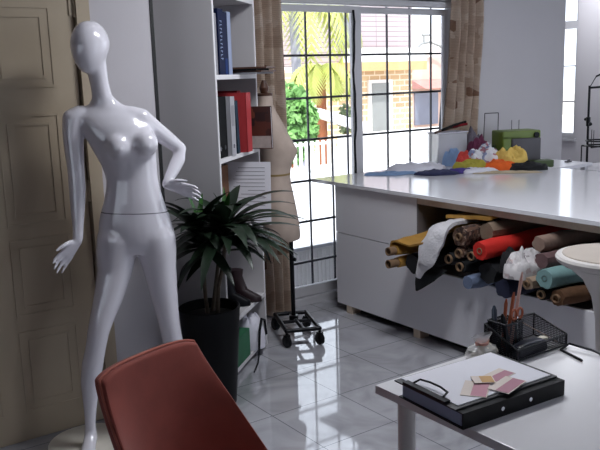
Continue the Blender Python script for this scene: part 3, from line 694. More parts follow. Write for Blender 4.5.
# trunk (shoulder line to hips), weight on one hip
ell_loft([(.010, .885, .0, .10, .075), (.012, .93, .0, .150, .092), (.012, .975, -.008, .166, .104), (.010, 1.02, -.008, .163, .104), (.008, 1.07, -.002, .150, .094), (.010, 1.13, .006, .131, .084), (.011, 1.19, .008, .117, .077), (.010, 1.23, .006, .113, .076),
          (.002, 1.29, .002, .122, .083), (-.012, 1.35, .002, .136, .092), (-.030, 1.41, .0, .147, .092), (-.050, 1.46, -.006, .153, .083), (-.066, 1.50, -.014, .148, .070), (-.076, 1.53, -.02, .118, .056), (-.084, 1.555, -.022, .070, .048), (-.088, 1.58, -.02, .05, .046)])
limb([(mp(-.086, 1.55, -.02), .049), (mp(-.094, 1.60, -.012), .043), (mp(-.100, 1.65, -.004), .041), (mp(-.106, 1.71, .0), .045), (mp(-.114, 1.75, .004), .05)])
for s_, z_, k_ in ((-.042, 1.374, 1), (.078, 1.380, 0)):
    body.ball(mp(s_, z_, .066 if k_ else .062), .057, .057, .057, 20); body.ball(mp(s_, z_-.008, .090 if k_ else .086), .039, .039, .039, 16)
    body.ball(mp(s_-.004, z_+.026, .050 if k_ else .034), .046, .046, .046, 16); body.ball(mp(s_-.010, z_+.056, .036 if k_ else .008), .043, .043, .046, 16)
    if k_: body.ball(mp(s_-.014, z_+.09, .024), .042, .042, .05, 16)
# egg head turned a little to the left of the picture, chin low
hm = Matrix.Rotation(math.radians(8), 4, mf.to_3d() if hasattr(mf, 'to_3d') else mf)
hc = mp(-.124, 1.797, .012)
rings = []
hx = (mf*.80 - mr*.60).normalized(); hs = V((-hx.y, hx.x, 0))
for i in range(1, 18):
    t = i/18; ph = PI*t; z = .112*math.cos(ph)
    wv = math.sin(ph)**.9; low = max(0, (t-.45)/.55)
    a = .076*wv*(1-.34*low); dd = .098*wv*(1-.34*low)
    cx = .034*low
    rings.append([hc + hx*(cx+dd*math.cos(2*PI*k/24)) + hs*(a*math.sin(2*PI*k/24)) + V((0, 0, z)) for k in range(24)])
body.loft(rings)
body.ball(hc+hx*.088+V((0, 0, -.018)), .010, .010, .034, 12)
# straight arm on the left of the picture
sh = mp(-.222, 1.495, -.012)
limb([(mp(-.19, 1.512, -.015), .046), (sh, .050), (mp(-.229, 1.43, -.01), .046), (mp(-.229, 1.36, -.008), .043), (mp(-.228, 1.275, 0), .0375), (mp(-.228, 1.20, .012), .038), (mp(-.233, 1.10, .03), .032), (mp(-.238, 1.01, .045), .0235), (mp(-.242, .975, .05), .0225)])
def hand(w, axis, palm_side, spread, curl, L=.172, thumb_side=1, flat=None):
    """w wrist, axis towards the fingertips, spread across the palm, curl = direction fingers bend towards"""
    ax = axis.normalized(); sp = (spread-ax*spread.dot(ax)).normalized(); nrm = ax.cross(sp).normalized()
    if nrm.dot(curl) < 0: nrm = -nrm
    k0 = w+ax*.078
    pr = []
    for tt, hw, hd in ((-.005, .021, .020), (.02, .027, .017), (.05, .034, .014), (.078, .037, .011), (.086, .034, .009)):
        pr.append([w+ax*tt+sp*hw*math.cos(2*PI*k/18)+nrm*hd*math.sin(2*PI*k/18) for k in range(18)])
    body.loft(pr)
    for i, (o, ln) in enumerate(((-.0275, .070), (-.0095, .082), (.0085, .077), (.026, .060))):
        b0 = w+ax*.070+sp*o*1.08; dirv = (ax+sp*o*3.4).normalized(); p = [b0]; c = .12+.05*i
        for q, seg in enumerate((.42, .32, .26)):
            dirv = (dirv+nrm*c*(q*.8)).normalized(); p.append(p[-1]+dirv*(ln*seg+(.012 if q == 0 else 0)))
        body.tube(p, [.0092, .0086, .0078, .0062], 10); body.ball(p[-1], .0062, n=8); [body.ball(q, .0086, n=8) for q in p[:3]]
    t0 = w+ax*.02-sp*.022*thumb_side; td = (ax*.75-sp*.7*thumb_side+nrm*.25).normalized()
    p = [t0, t0+td*.03, t0+td*.03+(td+ax*.5).normalized()*.028, t0+td*.03+(td+ax*.5).normalized()*.028+(td+ax*.9).normalized()*.024]
    body.tube(p, [.013, .0115, .0095, .0068], 10); body.ball(p[-1], .0068, n=8); [body.ball(q, .0112, n=8) for q in p[1:2]]
hand(mp(-.243, .968, .051), mp(-.41, .79, .10)-mp(-.243, .968, .051), None, V((0, 0, .75))-mr*.55+mf*.55, -mr*.2-V((0, 0, .6))+mf*.3, thumb_side=-1)
# bent arm, hand on the hip
limb([(mp(.02, 1.50, -.012), .046), (mp(.068, 1.487, -.014), .047), (mp(.118, 1.44, -.03), .042), (mp(.175, 1.39, -.05), .038), (mp(.233, 1.338, -.07), .034), (mp(.222, 1.29, -.05), .034), (mp(.195, 1.25, -.02), .030), (mp(.166, 1.205, .015), .022), (mp(.158, 1.19, .022), .021)])
hand(mp(.160, 1.188, .022), mp(.285, 1.150, .05)-mp(.160, 1.188, .022), None, mf*.55+V((0, 0, .9)), mf, thumb_side=-1)
# legs: wide stance, the left one of the picture straight and stepping forward
limb([(mp(-.068, .955, -.005), .098), (mp(-.085, .88, .0), .090), (mp(-.098, .80, .012), .078), (mp(-.130, .70, .035), .067), (mp(-.170, .60, .06), .054), (mp(-.188, .545, .07), .049), (mp(-.203, .48, .072), .046), (mp(-.224, .40, .068), .049), (mp(-.240, .31, .066), .045), (mp(-.250, .20, .07), .031), (mp(-.256, .12, .074), .026), (mp(-.258, .075, .070), .029)])
limb([(mp(.090, .955, -.005), .098), (mp(.098, .88, .0), .090), (mp(.105, .80, .004), .076), (mp(.114, .70, .01), .066), (mp(.124, .60, .016), .055), (mp(.130, .545, .018), .050), (mp(.138, .48, .014), .048), (mp(.150, .40, .0), .050), (mp(.162, .31, -.004), .045), (mp(.174, .20, .0), .031), (mp(.182, .12, .002), .026), (mp(.184, .075, .0), .029)])
def foot(s0, z0, t0, az):
    d = (mf*math.cos(az)+mr*math.sin(az)); sd = V((-d.y, d.x, 0)); o = mp(s0, 0, t0); secs = []
    for q, w, h0, h1 in ((-.045, .018, .03, .07), (-.02, .029, .022, .10), (.02, .031, .022, .10), (.06, .034, .018, .072), (.10, .039, .014, .05), (.135, .037, .013, .036), (.16, .026, .014, .030), (.172, .012, .016, .024)):
        secs.append([o+d*q+sd*w*math.cos(2*PI*k/16)+V((0, 0, (h0+h1)/2+(h1-h0)/2*math.sin(2*PI*k/16)-.011)) for k in range(16)])
    body.loft(secs)
foot(-.258, 0, .075, -.15); foot(.184, 0, 0, .35)

mb = NT('glossy_white_mannequin'); mb.set(Roughness=.16, Base_Color=(*hexc('e6e3ea'), 1), Coat_Weight=.3)
gg = mb.new('ShaderNodeNewGeometry'); sx = mb.new('ShaderNodeSeparateXYZ'); mb.l.new(gg.outputs['Position'], sx.inputs[0])
sl = mb.new('ShaderNodeMath', operation='MULTIPLY_ADD'); sl.inputs[1].default_value = .06; sl.inputs[2].default_value = -(1.083+.06*1.21); mb.l.new(sx.outputs['X'], sl.inputs[0])
sm = mb.new('ShaderNodeMath', operation='ADD'); mb.l.new(sl.outputs[0], sm.inputs[0]); mb.l.new(sx.outputs['Z'], sm.inputs[1])
ab = mb.new('ShaderNodeMath', operation='ABSOLUTE'); mb.l.new(sm.outputs[0], ab.inputs[0])
lt = mb.new('ShaderNodeMath', operation='LESS_THAN'); lt.inputs[1].default_value = .0022; mb.l.new(ab.outputs[0], lt.inputs[0])
armx = mb.new('ShaderNodeMath', operation='GREATER_THAN'); armx.inputs[1].default_value = 1.19; mb.l.new(sx.outputs['X'], armx.inputs[0])
an_ = mb.new('ShaderNodeMath', operation='MULTIPLY'); mb.l.new(lt.outputs[0], an_.inputs[0]); mb.l.new(armx.outputs[0], an_.inputs[1])
mx = mb.new('ShaderNodeMix', data_type='RGBA'); mx.inputs['A'].default_value = (*hexc('e6e3ea'), 1); mx.inputs['B'].default_value = (*hexc('77747c'), 1)
mb.l.new(an_.outputs[0], mx.inputs['Factor']); mb.l.new(mx.outputs['Result'], mb.b.inputs['Base Color'])
M['mann'] = mb.m
bo = obj('body', body, M['mann'], mn)
rm = bo.modifiers.new('skin', 'REMESH'); rm.mode = 'VOXEL'; rm.voxel_size = .0042; rm.use_smooth_shade = True
smo = bo.modifiers.new('smooth', 'CORRECTIVE_SMOOTH') if False else bo.modifiers.new('smooth', 'SMOOTH'); smo.factor = .5; smo.iterations = 16
bpy.context.view_layer.update()
dg = bpy.context.evaluated_depsgraph_get()
me2 = bpy.data.meshes.new_from_object(bo.evaluated_get(dg)); bo.modifiers.clear(); bo.data = me2
vg_ = bo.vertex_groups.new(name='torso'); L0, R0 = mp(-.243, .968, .051), mp(.175, 1.185, .022)
hl_, hr_ = L0+V((-.06, 0, -.10)), mp(.235, 1.165, .03)
for v in bo.data.vertices:
    dd_ = min((v.co+mn.location-hl_).length/.16, (v.co+mn.location-hr_).length/.105)
    wt_ = max(0, min(1, (dd_-.9)*4))
    if wt_ > 0: vg_.add([v.index], wt_, 'REPLACE')
s2_ = bo.modifiers.new('smooth', 'SMOOTH'); s2_.factor = .5; s2_.iterations = 60; s2_.vertex_group = 'torso'
bpy.context.view_layer.update(); dg = bpy.context.evaluated_depsgraph_get()
me2 = bpy.data.meshes.new_from_object(bo.evaluated_get(dg)); bo.modifiers.clear(); bo.data = me2
if not me2.materials: me2.materials.append(M['mann'])
me2.shade_smooth()
tag(obj('base_plate', B().lathe([(0, 0), (.185, 0), (.188, .003), (.188, .012), (.184, .016), (0, .016)], (1.105, 3.36, 0), 48), mat('pale_beige_plate', 'd8d2c6', .35)), 'round pale stand plate on the floor under the mannequin foot', 'stand plate')
bp_ = bpy.data.objects['base_plate']
# the plate carries the mannequin: a part of it
for k_ in ('label', 'category'): del bp_[k_]
mwb = bp_.matrix_world.copy(); bp_.parent = mn; bp_.location = V((1.105, 3.36, 0))-mn.location

# ================================================================== TERRACOTTA CHAIR
CC = V((.935, 2.19, 0)); ca_ = V((.945, .327, 0)); cn = V((.327, -.945, 0))
ch = thing('upholstered_chair', 'terracotta velvet chair in the foreground with its tall curved back', 'chair', CC+cn*.25)
def bpt(s, t, off=0):
    w = .262-.062*t**1.2
    z = .42+.385*t - (.018*abs(s)**5 if t > .5 else 0)*(t-.5)*2
    fwd = .20*(abs(s)**2.6)*(1-t)**1.3 + .018*s*s - .055*(t-.9) - off
    return CC + ca_*(s*w) + cn*fwd + V((0, 0, z))
rows = []
S = [-1+2*i/20 for i in range(21)]; T = [j/18 for j in range(19)]
fr_, bk_ = [], []
b = B()
fv = [[b.bm.verts.new(bpt(s, t*1.0)) for s in S] for t in T]
bv = [[b.bm.verts.new(bpt(s, t*1.0, .05)) for s in S] for t in T]
for A, flip in ((fv, 0), (bv, 1)):
    for j in range(len(T)-1):
        for i in range(len(S)-1): b.bm.faces.new([A[j][i], A[j][i+1], A[j+1][i+1], A[j+1][i]][::-1 if flip else 1])
for i in range(len(S)-1):
    b.bm.faces.new([fv[-1][i], fv[-1][i+1], bv[-1][i+1], bv[-1][i]]); b.bm.faces.new([fv[0][i+1], fv[0][i], bv[0][i], bv[0][i+1]])
for j in range(len(T)-1):
    b.bm.faces.new([fv[j][0], fv[j+1][0], bv[j+1][0], bv[j][0]]); b.bm.faces.new([fv[j+1][-1], fv[j][-1], bv[j][-1], bv[j+1][-1]])
obj('backrest', b, M['coral'], ch, bevel=.013, seg=3)
edge = [bpt(-1, t, .02) for t in T] + [bpt(s, 1, .02) for s in S[1:]] + [bpt(1, t, .02) for t in T[::-1][1:]]
mid = CC+V((0, 0, .6))
obj('piping', B().tube([p+V((0, 0, .003)) for p in edge], .0045, 8), M['piping'], ch)
TC = Matrix.Translation(CC) @ Matrix(((ca_.x, cn.x, 0, 0), (ca_.y, cn.y, 0, 0), (0, 0, 1, 0), (0, 0, 0, 1)))
obj('seat', B().box(-.25, .25, .0, .47, .34, .425, TC), M['coral'], ch, bevel=.03, seg=4)
for sx_, sy_ in ((-1, .04), (1, .04), (-1, .42), (1, .42)):
    obj('leg', B().tube([TC @ V((sx_*.2, sy_, .345)), TC @ V((sx_*.235, sy_+(.03 if sy_ > .2 else -.03), 0))], [.014, .010], 10), M['steel'], ch)

# ================================================================== WHITE STOOL
SC = V((2.907, 1.89, 0))
so = thing('bar_stool', 'white tulip shaped bar stool in front of the fabric rolls at the right edge', 'stool', SC)
obj('seat', B().lathe([(.0, .805), (.15, .812), (.205, .826), (.224, .842), (.228, .855), (.222, .865), (.203, .869), (.19, .867), (0, .865)], SC, 56), M['stool'], so)
obj('cushion', B().lathe([(.20, .867), (.198, .873), (.18, .875), (0, .875)], SC, 48), M['seatpad'], so)
obj('pedestal', B().lathe([(0, 0), (.215, 0), (.22, .006), (.21, .016), (.12, .03), (.07, .06), (.052, .12), (.047, .25), (.049, .45), (.056, .58), (.075, .68), (.115, .76), (.18, .818), (0, .82)], SC, 48), M['stool'], so)

# ================================================================== WHITE DESK AND WHAT LIES ON IT
DX0, DX1, DY0, DY1, DZ = 1.405, 2.12, .25, 1.665, .75
dk = thing('desk', 'white desk in the foreground carrying the clipboard and pen tray', 'desk', ((DX0+DX1)/2, (DY0+DY1)/2, 0))
obj('desktop', B().box(DX0, DX1, DY0, DY1, DZ-.026, DZ), mat('satin_white_desktop', 'e4e2e4', .22, var=.01, scale=3), dk, bevel=.002, smooth=False)
for x in (DX0+.06, DX1-.06):
    for y in (DY0+.06, DY1-.07): obj('leg', B().tube([(x, y, 0), (x, y, DZ-.026)], .026, 20), M['stool'], dk)
# ring binder lying flat, spine to the right
RB = Matrix.Translation(V((1.578, 1.418, DZ))) @ Matrix.Rotation(math.radians(-3.5), 4, 'Z')
rb = thing('ring_binder', 'thick black ring binder lying flat on the desk under the clipboard', 'binder', (1.578, 1.418, DZ), math.radians(-3.5))
obj('cover', B().box(-.185, .195, -.128, .128, 0, .003, RB).box(-.185, .195, -.128, .128, .041, .044, RB).box(-.185, .195, -.131, -.128, 0, .044, RB), M['binder_black'], rb, smooth=False)
obj('pages', B().box(-.178, .186, -.118, .12, .004, .038, RB), M['pale_blue'], rb, smooth=False)
for x in (-.045, .06): obj('rivet', B().tube([RB @ V((x, -.1325, .022)), RB @ V((x, -.1305, .022))], .006, 12), M['chrome'], rb)
# clipboard
CB = Matrix.Translation(V((1.572, 1.433, DZ+.045))) @ Matrix.Rotation(math.radians(-3), 4, 'Z')
cb = thing('clipboard', 'black clipboard with white paper on top of the black binder', 'clipboard', (1.572, 1.433, DZ+.045), math.radians(-3))
obj('board', B().box(-.185, .20, -.122, .125, 0, .004, CB), M['clip_black'], cb, bevel=.001, smooth=False)
obj('paper', B().box(-.165, .185, -.11, .118, .0045, .0065, CB), M['paper'], cb, smooth=False)
obj('clip', B().box(-.188, -.168, -.085, .085, .006, .013, CB).tube([CB @ V(p) for p in ((-.17, -.06, .013), (-.15, -.055, .02), (-.143, -.02, .021), (-.143, .02, .021), (-.15, .055, .02), (-.17, .06, .013))], .003, 8), M['steel'], cb)
# swatch cards
def swatch(label, x, y, rot, m1_, z, w=.088, h=.055):
    Ms = Matrix.Translation(V((x, y, z))) @ Matrix.Rotation(rot, 4, 'Z')
    t = thing('swatch_card', label, 'swatch card', (x, y, z), rot, 'colour swatch cards on the clipboard')
    obj('card', B().box(-w/2, w/2, -h/2, h/2, 0, .0015, Ms), M['sw_cream'], t, smooth=False)
    obj('colour_patch', B().box(-w/2+.003, w/2-.003, -h/2+.003, h*.12, .0015, .0020, Ms), m1_, t, smooth=False)
zc = DZ+.045+.0067
swatch('cream card with a rose strip, nearest the clip on the clipboard', 1.515, 1.375, .62, M['sw_rose'], zc, .105, .07)
swatch('dusty pink swatch card on the right of the clipboard paper', 1.597, 1.337, .25, M['sw_pink'], zc+.0022, .11, .062)
swatch('pink swatch card furthest back on the clipboard paper', 1.632, 1.402, .12, M['sw_pink'], zc, .10, .055)
swatch('ochre swatch card half hidden between the pink ones', 1.572, 1.40, .95, M['sw_yellow'], zc+.0044, .05, .06)
# mesh pen organiser
OR = V((1.985, 1.585, DZ))
og = thing('desk_organiser', 'black wire mesh desk tray with a pen holder on the desk', 'desk organiser', OR)
x0, x1, y0, y1 = 1.86, 2.105, 1.52, 1.652
def wall_strip(b, p, q, z0, z1, z1b=None): b.faces([V((*p, z0)), V((*q, z0)), V((*q, z1b or z1)), V((*p, z1))], [(0, 1, 2, 3)])
tr = B()
for p, q, za, zb in (((x0, y0), (x1, y0), .79, .79), ((x1, y0), (x1, y1), .79, .83), ((x0, y1), (x1, y1), .845, .83), ((x0, y0), (x0, y1), .79, .845)): wall_strip(tr, p, q, DZ+.001, za, zb)
tr.faces([V((x0, y0, DZ+.0015)), V((x1, y0, DZ+.0015)), V((x1, y1, DZ+.0015)), V((x0, y1, DZ+.0015))], [(0, 1, 2, 3)])
obj('tray', tr, M['mesh'], og, smooth=False)
hx0, hx1, hy0, hy1 = 1.868, 1.952, 1.572, 1.648
ph_ = B()
for p, q in (((hx0, hy0), (hx1, hy0)), ((hx1, hy0), (hx1, hy1)), ((hx0, hy1), (hx1, hy1)), ((hx0, hy0), (hx0, hy1))): wall_strip(ph_, p, q, DZ+.002, DZ+.105)
obj('pen_holder', ph_, M['mesh'], og, smooth=False)
wr = B()
for ring in ([(x0, y0, .79), (x1, y0, .79), (x1, y1, .83), (x0, y1, .845)], [(x0, y0, DZ+.004), (x1, y0, DZ+.004), (x1, y1, DZ+.004), (x0, y1, DZ+.004)], [(hx0, hy0, DZ+.106), (hx1, hy0, DZ+.106), (hx1, hy1, DZ+.106), (hx0, hy1, DZ+.106)]):
    for a, c in zip(ring, ring[1:]+ring[:1]): wr.tube([a, c], .003, 8)
for p in ((x0, y0, .79), (x1, y0, .79), (x1, y1, .83), (x0, y1, .845)): wr.tube([(p[0], p[1], DZ+.004), p], .003, 8)
obj('wire_rim', wr, M['wire'], og)
def pen(name, label, cat, p0, p1, r, m, tip=None):
    t = thing(name, label, cat, p0)
    obj('barrel', B().tube([p0, V(p0).lerp(V(p1), .9), p1], [r, r, r*.4], 10), m, t)
    return t
pen('pencil', 'orange brown pencil leaning in the pen holder', 'pencil', V((1.90, 1.60, DZ+.006)), V((1.955, 1.615, DZ+.19)), .006, M['pencil'])
pen('brush_handle', 'long pale pink stick rising highest from the pen holder', 'stick', V((1.93, 1.605, DZ+.008)), V((2.012, 1.630, DZ+.245)), .0055, M['stick'])
pen('marker', 'grey blue marker at the left of the pen holder', 'pen', V((1.885, 1.63, DZ+.006)), V((1.895, 1.645, DZ+.15)), .009, M['greyblue'])
pen('marker', 'dark marker leaning left in the pen holder beside the grey blue one', 'pen', V((1.90, 1.585, DZ+.006)), V((1.882, 1.60, DZ+.135)), .008, M['black_plastic'])
pen('pencil', 'second orange pencil, shorter, behind the first in the pen holder', 'pencil', V((1.92, 1.63, DZ+.006)), V((1.943, 1.636, DZ+.165)), .006, M['pencil'])
sc = thing('scissors', 'scissors with orange handles standing in the pen holder', 'scissors', V((1.935, 1.585, DZ+.01)))
obj('blades', B().box(1.932, 1.938, 1.582, 1.587, DZ+.01, DZ+.12), M['chrome'], sc, smooth=False)
hb = B()
for dx in (-.014, .014): hb.tube([V((1.935+dx+.012*math.cos(a), 1.585, DZ+.128+.017*math.sin(a))) for a in [2*PI*i/14 for i in range(15)]], .004, 8, cap=False)
obj('handle', hb, M['pencil'], sc)
Rr = V((1.962, 1.60, DZ+.095)); Re = V((2.085, 1.545, DZ+.012)); ru = (Re-Rr); sdv = V((ru.y, -ru.x, 0)).normalized()
tag(obj('ruler', B().faces([Rr-sdv*.008, Rr+sdv*.008, Re+sdv*.008, Re-sdv*.008, Rr-sdv*.008+V((0, 0, .003)), Rr+sdv*.008+V((0, 0, .003)), Re+sdv*.008+V((0, 0, .003)), Re-sdv*.008+V((0, 0, .003))], [(0, 1, 2, 3), (4, 5, 6, 7), (0, 1, 5, 4), (1, 2, 6, 5), (2, 3, 7, 6), (3, 0, 4, 7)]), M['ruler']), 'beige ruler slanting down into the mesh tray', 'ruler')
tag(obj('stapler', B().prism([(1.885, DZ+.004), (2.02, DZ+.004), (2.02, DZ+.02), (2.01, DZ+.04), (1.93, DZ+.048), (1.885, DZ+.04)], 1.528, 1.562, 'y'), M['sci'], bevel=.004), 'navy blue stapler lying in the front of the mesh tray', 'stapler')
tag(obj('eraser', B().box(2.045, 2.085, 1.575, 1.60, DZ+.004, DZ+.02), M['sweet'], bevel=.004), 'cream eraser at the right end of the mesh tray', 'eraser')
BG = V((1.795, 1.605, DZ))
bg = thing('gift_bag', 'small clear bag of cream sweets with a pink tie beside the mesh tray', 'bag', BG)
random.seed(4); sw = B()
for k in range(16): sw.ball(BG+V((random.uniform(-.042, .042), random.uniform(-.026, .026), .014+.026*random.random())), .014, .012, .012, 8)
obj('sweets', sw, M['sweet'], bg)
rg = []
for z, a, w in ((.001, .058, .040), (.02, .064, .044), (.042, .052, .036), (.056, .018, .015), (.064, .026, .015), (.084, .046, .012)):
    rg.append([BG+V((a*(1+.12*noise.noise(V((k*.8, z*40, 1))))*math.cos(2*PI*k/20), w*(1+.15*noise.noise(V((k*.8, z*40, 5))))*math.sin(2*PI*k/20), z)) for k in range(20)])
obj('wrapper', B().loft(rg, cap=False), M['bag'], bg)
obj('ribbon', B().tube([BG+V((.018*math.cos(a), .016*math.sin(a), .057)) for a in [2*PI*i/12 for i in range(13)]], .005, 8, cap=False).box(BG.x-.03, BG.x+.03, BG.y-.004, BG.y, .054+DZ, .064+DZ), M['ribbon'], bg)
tag(obj('cable', B().tube([(2.02, 1.40, DZ+.004), (2.05, 1.50, DZ+.004), (2.10, 1.505, DZ+.012), (2.11, 1.43, DZ+.010), (2.10, 1.36, DZ+.004), (2.06, 1.28, DZ+.004)], .004, 8), M['wire']), 'thin black cable looping on the back right corner of the desk', 'cable')

# ================================================================== SIDE TABLE, OVERLOCK MACHINE, BAY FURNITURE
sd = thing('side_table', 'white side table against the wall under the green overlock machine', 'table', (5.25, 4.18, 0))
obj('tabletop', B().box(4.86, 5.64, 3.88, WY-.01, .845, .872), M['white_lam'], sd, bevel=.002, smooth=False)
for x in (4.9, 5.6):
    for y in (3.93, 4.46): obj('leg', B().box(x-.02, x+.02, y-.02, y+.02, 0, .845), M['white_lam'], sd, smooth=False)
tag(obj('presser_foot', B().box(5.50, 5.56, 4.02, 4.05, .873, .885).box(5.53, 5.55, 4.03, 4.045, .885, .897), M['grey_plastic'], bevel=.003), 'small grey gadget on the right end of the side table', 'gadget')
OL = Matrix.Translation(V((5.06, 4.20, .873))) @ Matrix.Rotation(math.radians(-22), 4, 'Z') @ Matrix.Scale(1.08, 4)
ol = thing('overlock_machine', 'lime green overlock sewing machine with a grey front and thread rack', 'sewing machine', (5.06, 4.20, .873), math.radians(-22))
def tpr(pts): return [OL @ V(p) for p in pts]
b = B(); rg = []
obj('body', B().box(-.15, .02, -.09, .09, .02, .24, OL).box(-.15, .16, -.09, .09, .20, .27, OL), M['green_body'], ol, bevel=.014, seg=3)
obj('front_cover', B().box(-.08, .155, -.105, .08, .04, .215, OL), M['grey_plastic'], ol, bevel=.012, seg=3)
obj('base', B().box(-.16, .20, -.11, .10, 0, .04, OL), M['green_dark'], ol, bevel=.008)
obj('waste_tray', B().box(.02, .21, -.20, -.11, .0, .055, OL), M['green_dark'], ol, bevel=.012)
obj('dial', B().tube(tpr([(.12, -.105, .235), (.12, -.09, .235)]), .022, 16), M['black_plastic'], ol)
obj('handwheel', B().tube(tpr([(.158, 0, .20), (.185, 0, .20)]), .04, 20), M['black_plastic'], ol)
rk = B()
for x in (-.24, -.12): rk.tube(tpr([(x, .05, .02), (x*.92-.005, .05, .40)]), .0035, 8)
rk.tube(tpr([(-.226, .05, .40), (-.115, .05, .40)]), .0035, 8)
for x in (.0, .06): rk.tube(tpr([(x, .06, .26), (x, .06, .34)]), .003, 8)
rk.box(-.26, -.10, .0, .10, .0, .012, OL)
obj('thread_rack', rk, M['grey_plastic'], ol)
for k, (x, m) in enumerate(((-.215, 'green_dark'), (-.155, 'green_dark'))):
    cn_ = B().lathe([(0, 0), (.034, 0), (.034, .01), (.018, .16), (0, .165)], OL @ V((x, .03, .0125)), 16)
    tag(obj('thread_cone', cn_, M[m]), ('left' if k == 0 else 'right') + ' one of two dark green thread cones beside the overlock machine', 'thread cone', 'thread cones')

ft = thing('sewing_table', 'white industrial sewing table in the bay beyond the wall corner', 'table', (6.45, 3.9, 0))
obj('tabletop', B().box(5.98, 6.95, 3.45, 4.40, .72, .76), M['white_lam'], ft, bevel=.003, smooth=False)
for x in (6.03, 6.9):
    for y in (3.5, 4.35): obj('leg', B().box(x-.02, x+.02, y-.02, y+.02, 0, .72), M['grey_plastic'], ft, smooth=False)
TS = V((6.2, 4.325, .761))
ts = thing('thread_stand', 'black thread stand pole with arms and a spool ring at the right edge', 'thread stand', TS)
obj('pole', B().tube([TS, TS+V((0, 0, .72))], .011, 10), M['steel'], ts)
obj('base', B().tube([TS, TS+V((0, 0, .012))], .035, 16), M['steel'], ts)
obj('clamp', B().tube([TS+V((0, 0, .36)), TS+V((0, 0, .44))], .02, 12).ball(TS+V((-.01, -.03, .38)), .017, n=10).ball(TS+V((.0, .03, .42)), .014, n=10), M['steel'], ts)
obj('top_arm', B().tube([TS+V((0, .0, .70)), TS+V((0, -.30, .72))], .010, 8), M['steel'], ts)
obj('guide_arm', B().tube([TS+V((.02, -.05, .80)), TS+V((.02, -.12, .825)), TS+V((.02, -.28, .80))], .008, 8).tube([TS+V((0, 0, .70)), TS+V((.02, -.05, .80))], .004, 6), M['steel'], ts)
rg_ = B().tube([TS+V((.10*math.cos(a), -.11+.11*math.sin(a), .235)) for a in [2*PI*i/24 for i in range(25)]], .007, 8, cap=False)
rg_.tube([TS+V((.10*math.cos(a), -.11+.11*math.sin(a), .19)) for a in [2*PI*i/24 for i in range(25)]], .007, 8, cap=False)
rg_.tube([TS+V((0, .06, .18)), TS+V((0, -.26, .18))], .008, 8).tube([TS+V((-.1, -.11, .18)), TS+V((.1, -.11, .18))], .008, 8).tube([TS+V((0, .06, .18)), TS+V((0, .06, .0))], .006, 8)
for k in range(4): rg_.tube([TS+V((.07*math.cos(k*PI/2), -.11+.07*math.sin(k*PI/2), .18)), TS+V((.07*math.cos(k*PI/2), -.11+.07*math.sin(k*PI/2), .33))], .003, 6)
obj('spool_ring', rg_, M['steel'], ts)
sw_ = thing('sewing_machine', 'grey industrial sewing machine beside the black thread stand', 'sewing machine', (6.35, 4.0, .761))
obj('bed', B().box(6.22, 6.70, 3.88, 4.10, .761, .80), M['grey_card'], sw_, bevel=.008)
obj('arm', B().box(6.22, 6.70, 3.94, 4.06, .96, 1.06).box(6.58, 6.70, 3.93, 4.07, .80, .97).box(6.22, 6.30, 3.95, 4.05, .88, .97), M['grey_card'], sw_, bevel=.012)
obj('handwheel', B().tube([(6.70, 4.0, .99), (6.73, 4.0, .99)], .06, 20), M['black_plastic'], sw_)

# ================================================================== CLOTH PILE ON THE CUTTING TABLE
gz = TZ+.001
def cl(name, label, x, y, rx, ry, h, seed, m, rot=0, z=gz, rough=.4, fold=9, cat='cloth'):
    if y < 4.22: x -= .05; y -= .11
    return tag(obj(name, B().heap((x, y, z), rx*1.06, ry*1.06, h, seed, n=72, m=22, rot=rot, rough=rough*1.2, fold=fold*1.35), M[m]), label, cat, 'cloth pile on the cutting table')
cl('fabric_piece', 'flat pale blue cloth at the left tip of the pile on the cutting table', 3.78, 4.26, .19, .09, .012, 1, 'c_blue', -.5, rough=.7)
cl('fabric_piece', 'white cotton spread out at the left of the pile', 4.05, 4.30, .22, .13, .045, 2, 'c_white', -.4)
cl('fabric_piece', 'dark navy cloth at the front left of the pile', 4.03, 4.10, .15, .07, .028, 3, 'c_navy', -.55)
cl('fabric_piece', 'small violet cloth at the front of the pile beside the navy one', 4.20, 4.04, .09, .05, .030, 4, 'c_purple', -.5)
cl('fabric_piece', 'white cloth lying flat in front of the coloured cloths', 4.30, 3.97, .13, .07, .030, 5, 'c_white', -.6)
cl('fabric_piece', 'sand coloured cloth lying flat under the front right of the pile', 4.40, 3.83, .27, .06, .010, 6, 'c_beige', -.78, rough=.6)
cl('fabric_piece', 'bright orange cloth in the middle of the pile', 4.51, 3.96, .12, .085, .065, 7, 'c_orange', -.6)
cl('fabric_piece', 'soft yellow cloth bunched up at the right of the pile', 4.66, 3.97, .125, .11, .12, 8, 'c_yellow', -.6)
cl('fabric_piece', 'black cloth at the right end of the pile', 4.62, 3.80, .13, .055, .050, 9, 'black_cloth', -.7)
cl('fabric_piece', 'white and blue printed cloth at the top of the pile', 4.56, 4.14, .15, .11, .125, 10, 'c_print', -.5)
cl('fabric_piece', 'olive green cloth tucked below the printed cloth', 4.36, 4.10, .12, .07, .065, 11, 'c_olive', -.5)
cl('fabric_piece', 'coral red cloth between the olive and printed cloths', 4.43, 4.21, .08, .07, .10, 12, 'c_red', -.5)
cl('fabric_piece', 'maroon cloth slumped behind the printed cloth by the curtain', 4.66, 4.24, .09, .08, .17, 13, 'c_maroon', -.3, rough=.3)
cl('fabric_piece', 'light blue cloth leaning by the plastic box', 4.43, 4.33, .10, .06, .12, 14, 'c_blue', -.3, rough=.3)
cl('fabric_piece', 'grey cloth heap at the back beside the clear plastic box', 4.72, 4.34, .08, .06, .235, 15, 'c_grey', 0, rough=.3)
XB = Matrix.Translation(V((4.47, 4.365, gz))) @ Matrix.Rotation(-.12, 4, 'Z')
xb = thing('storage_box', 'clear plastic storage box filled with cloth behind the pile', 'box', (4.47, 4.365, gz), -.12)
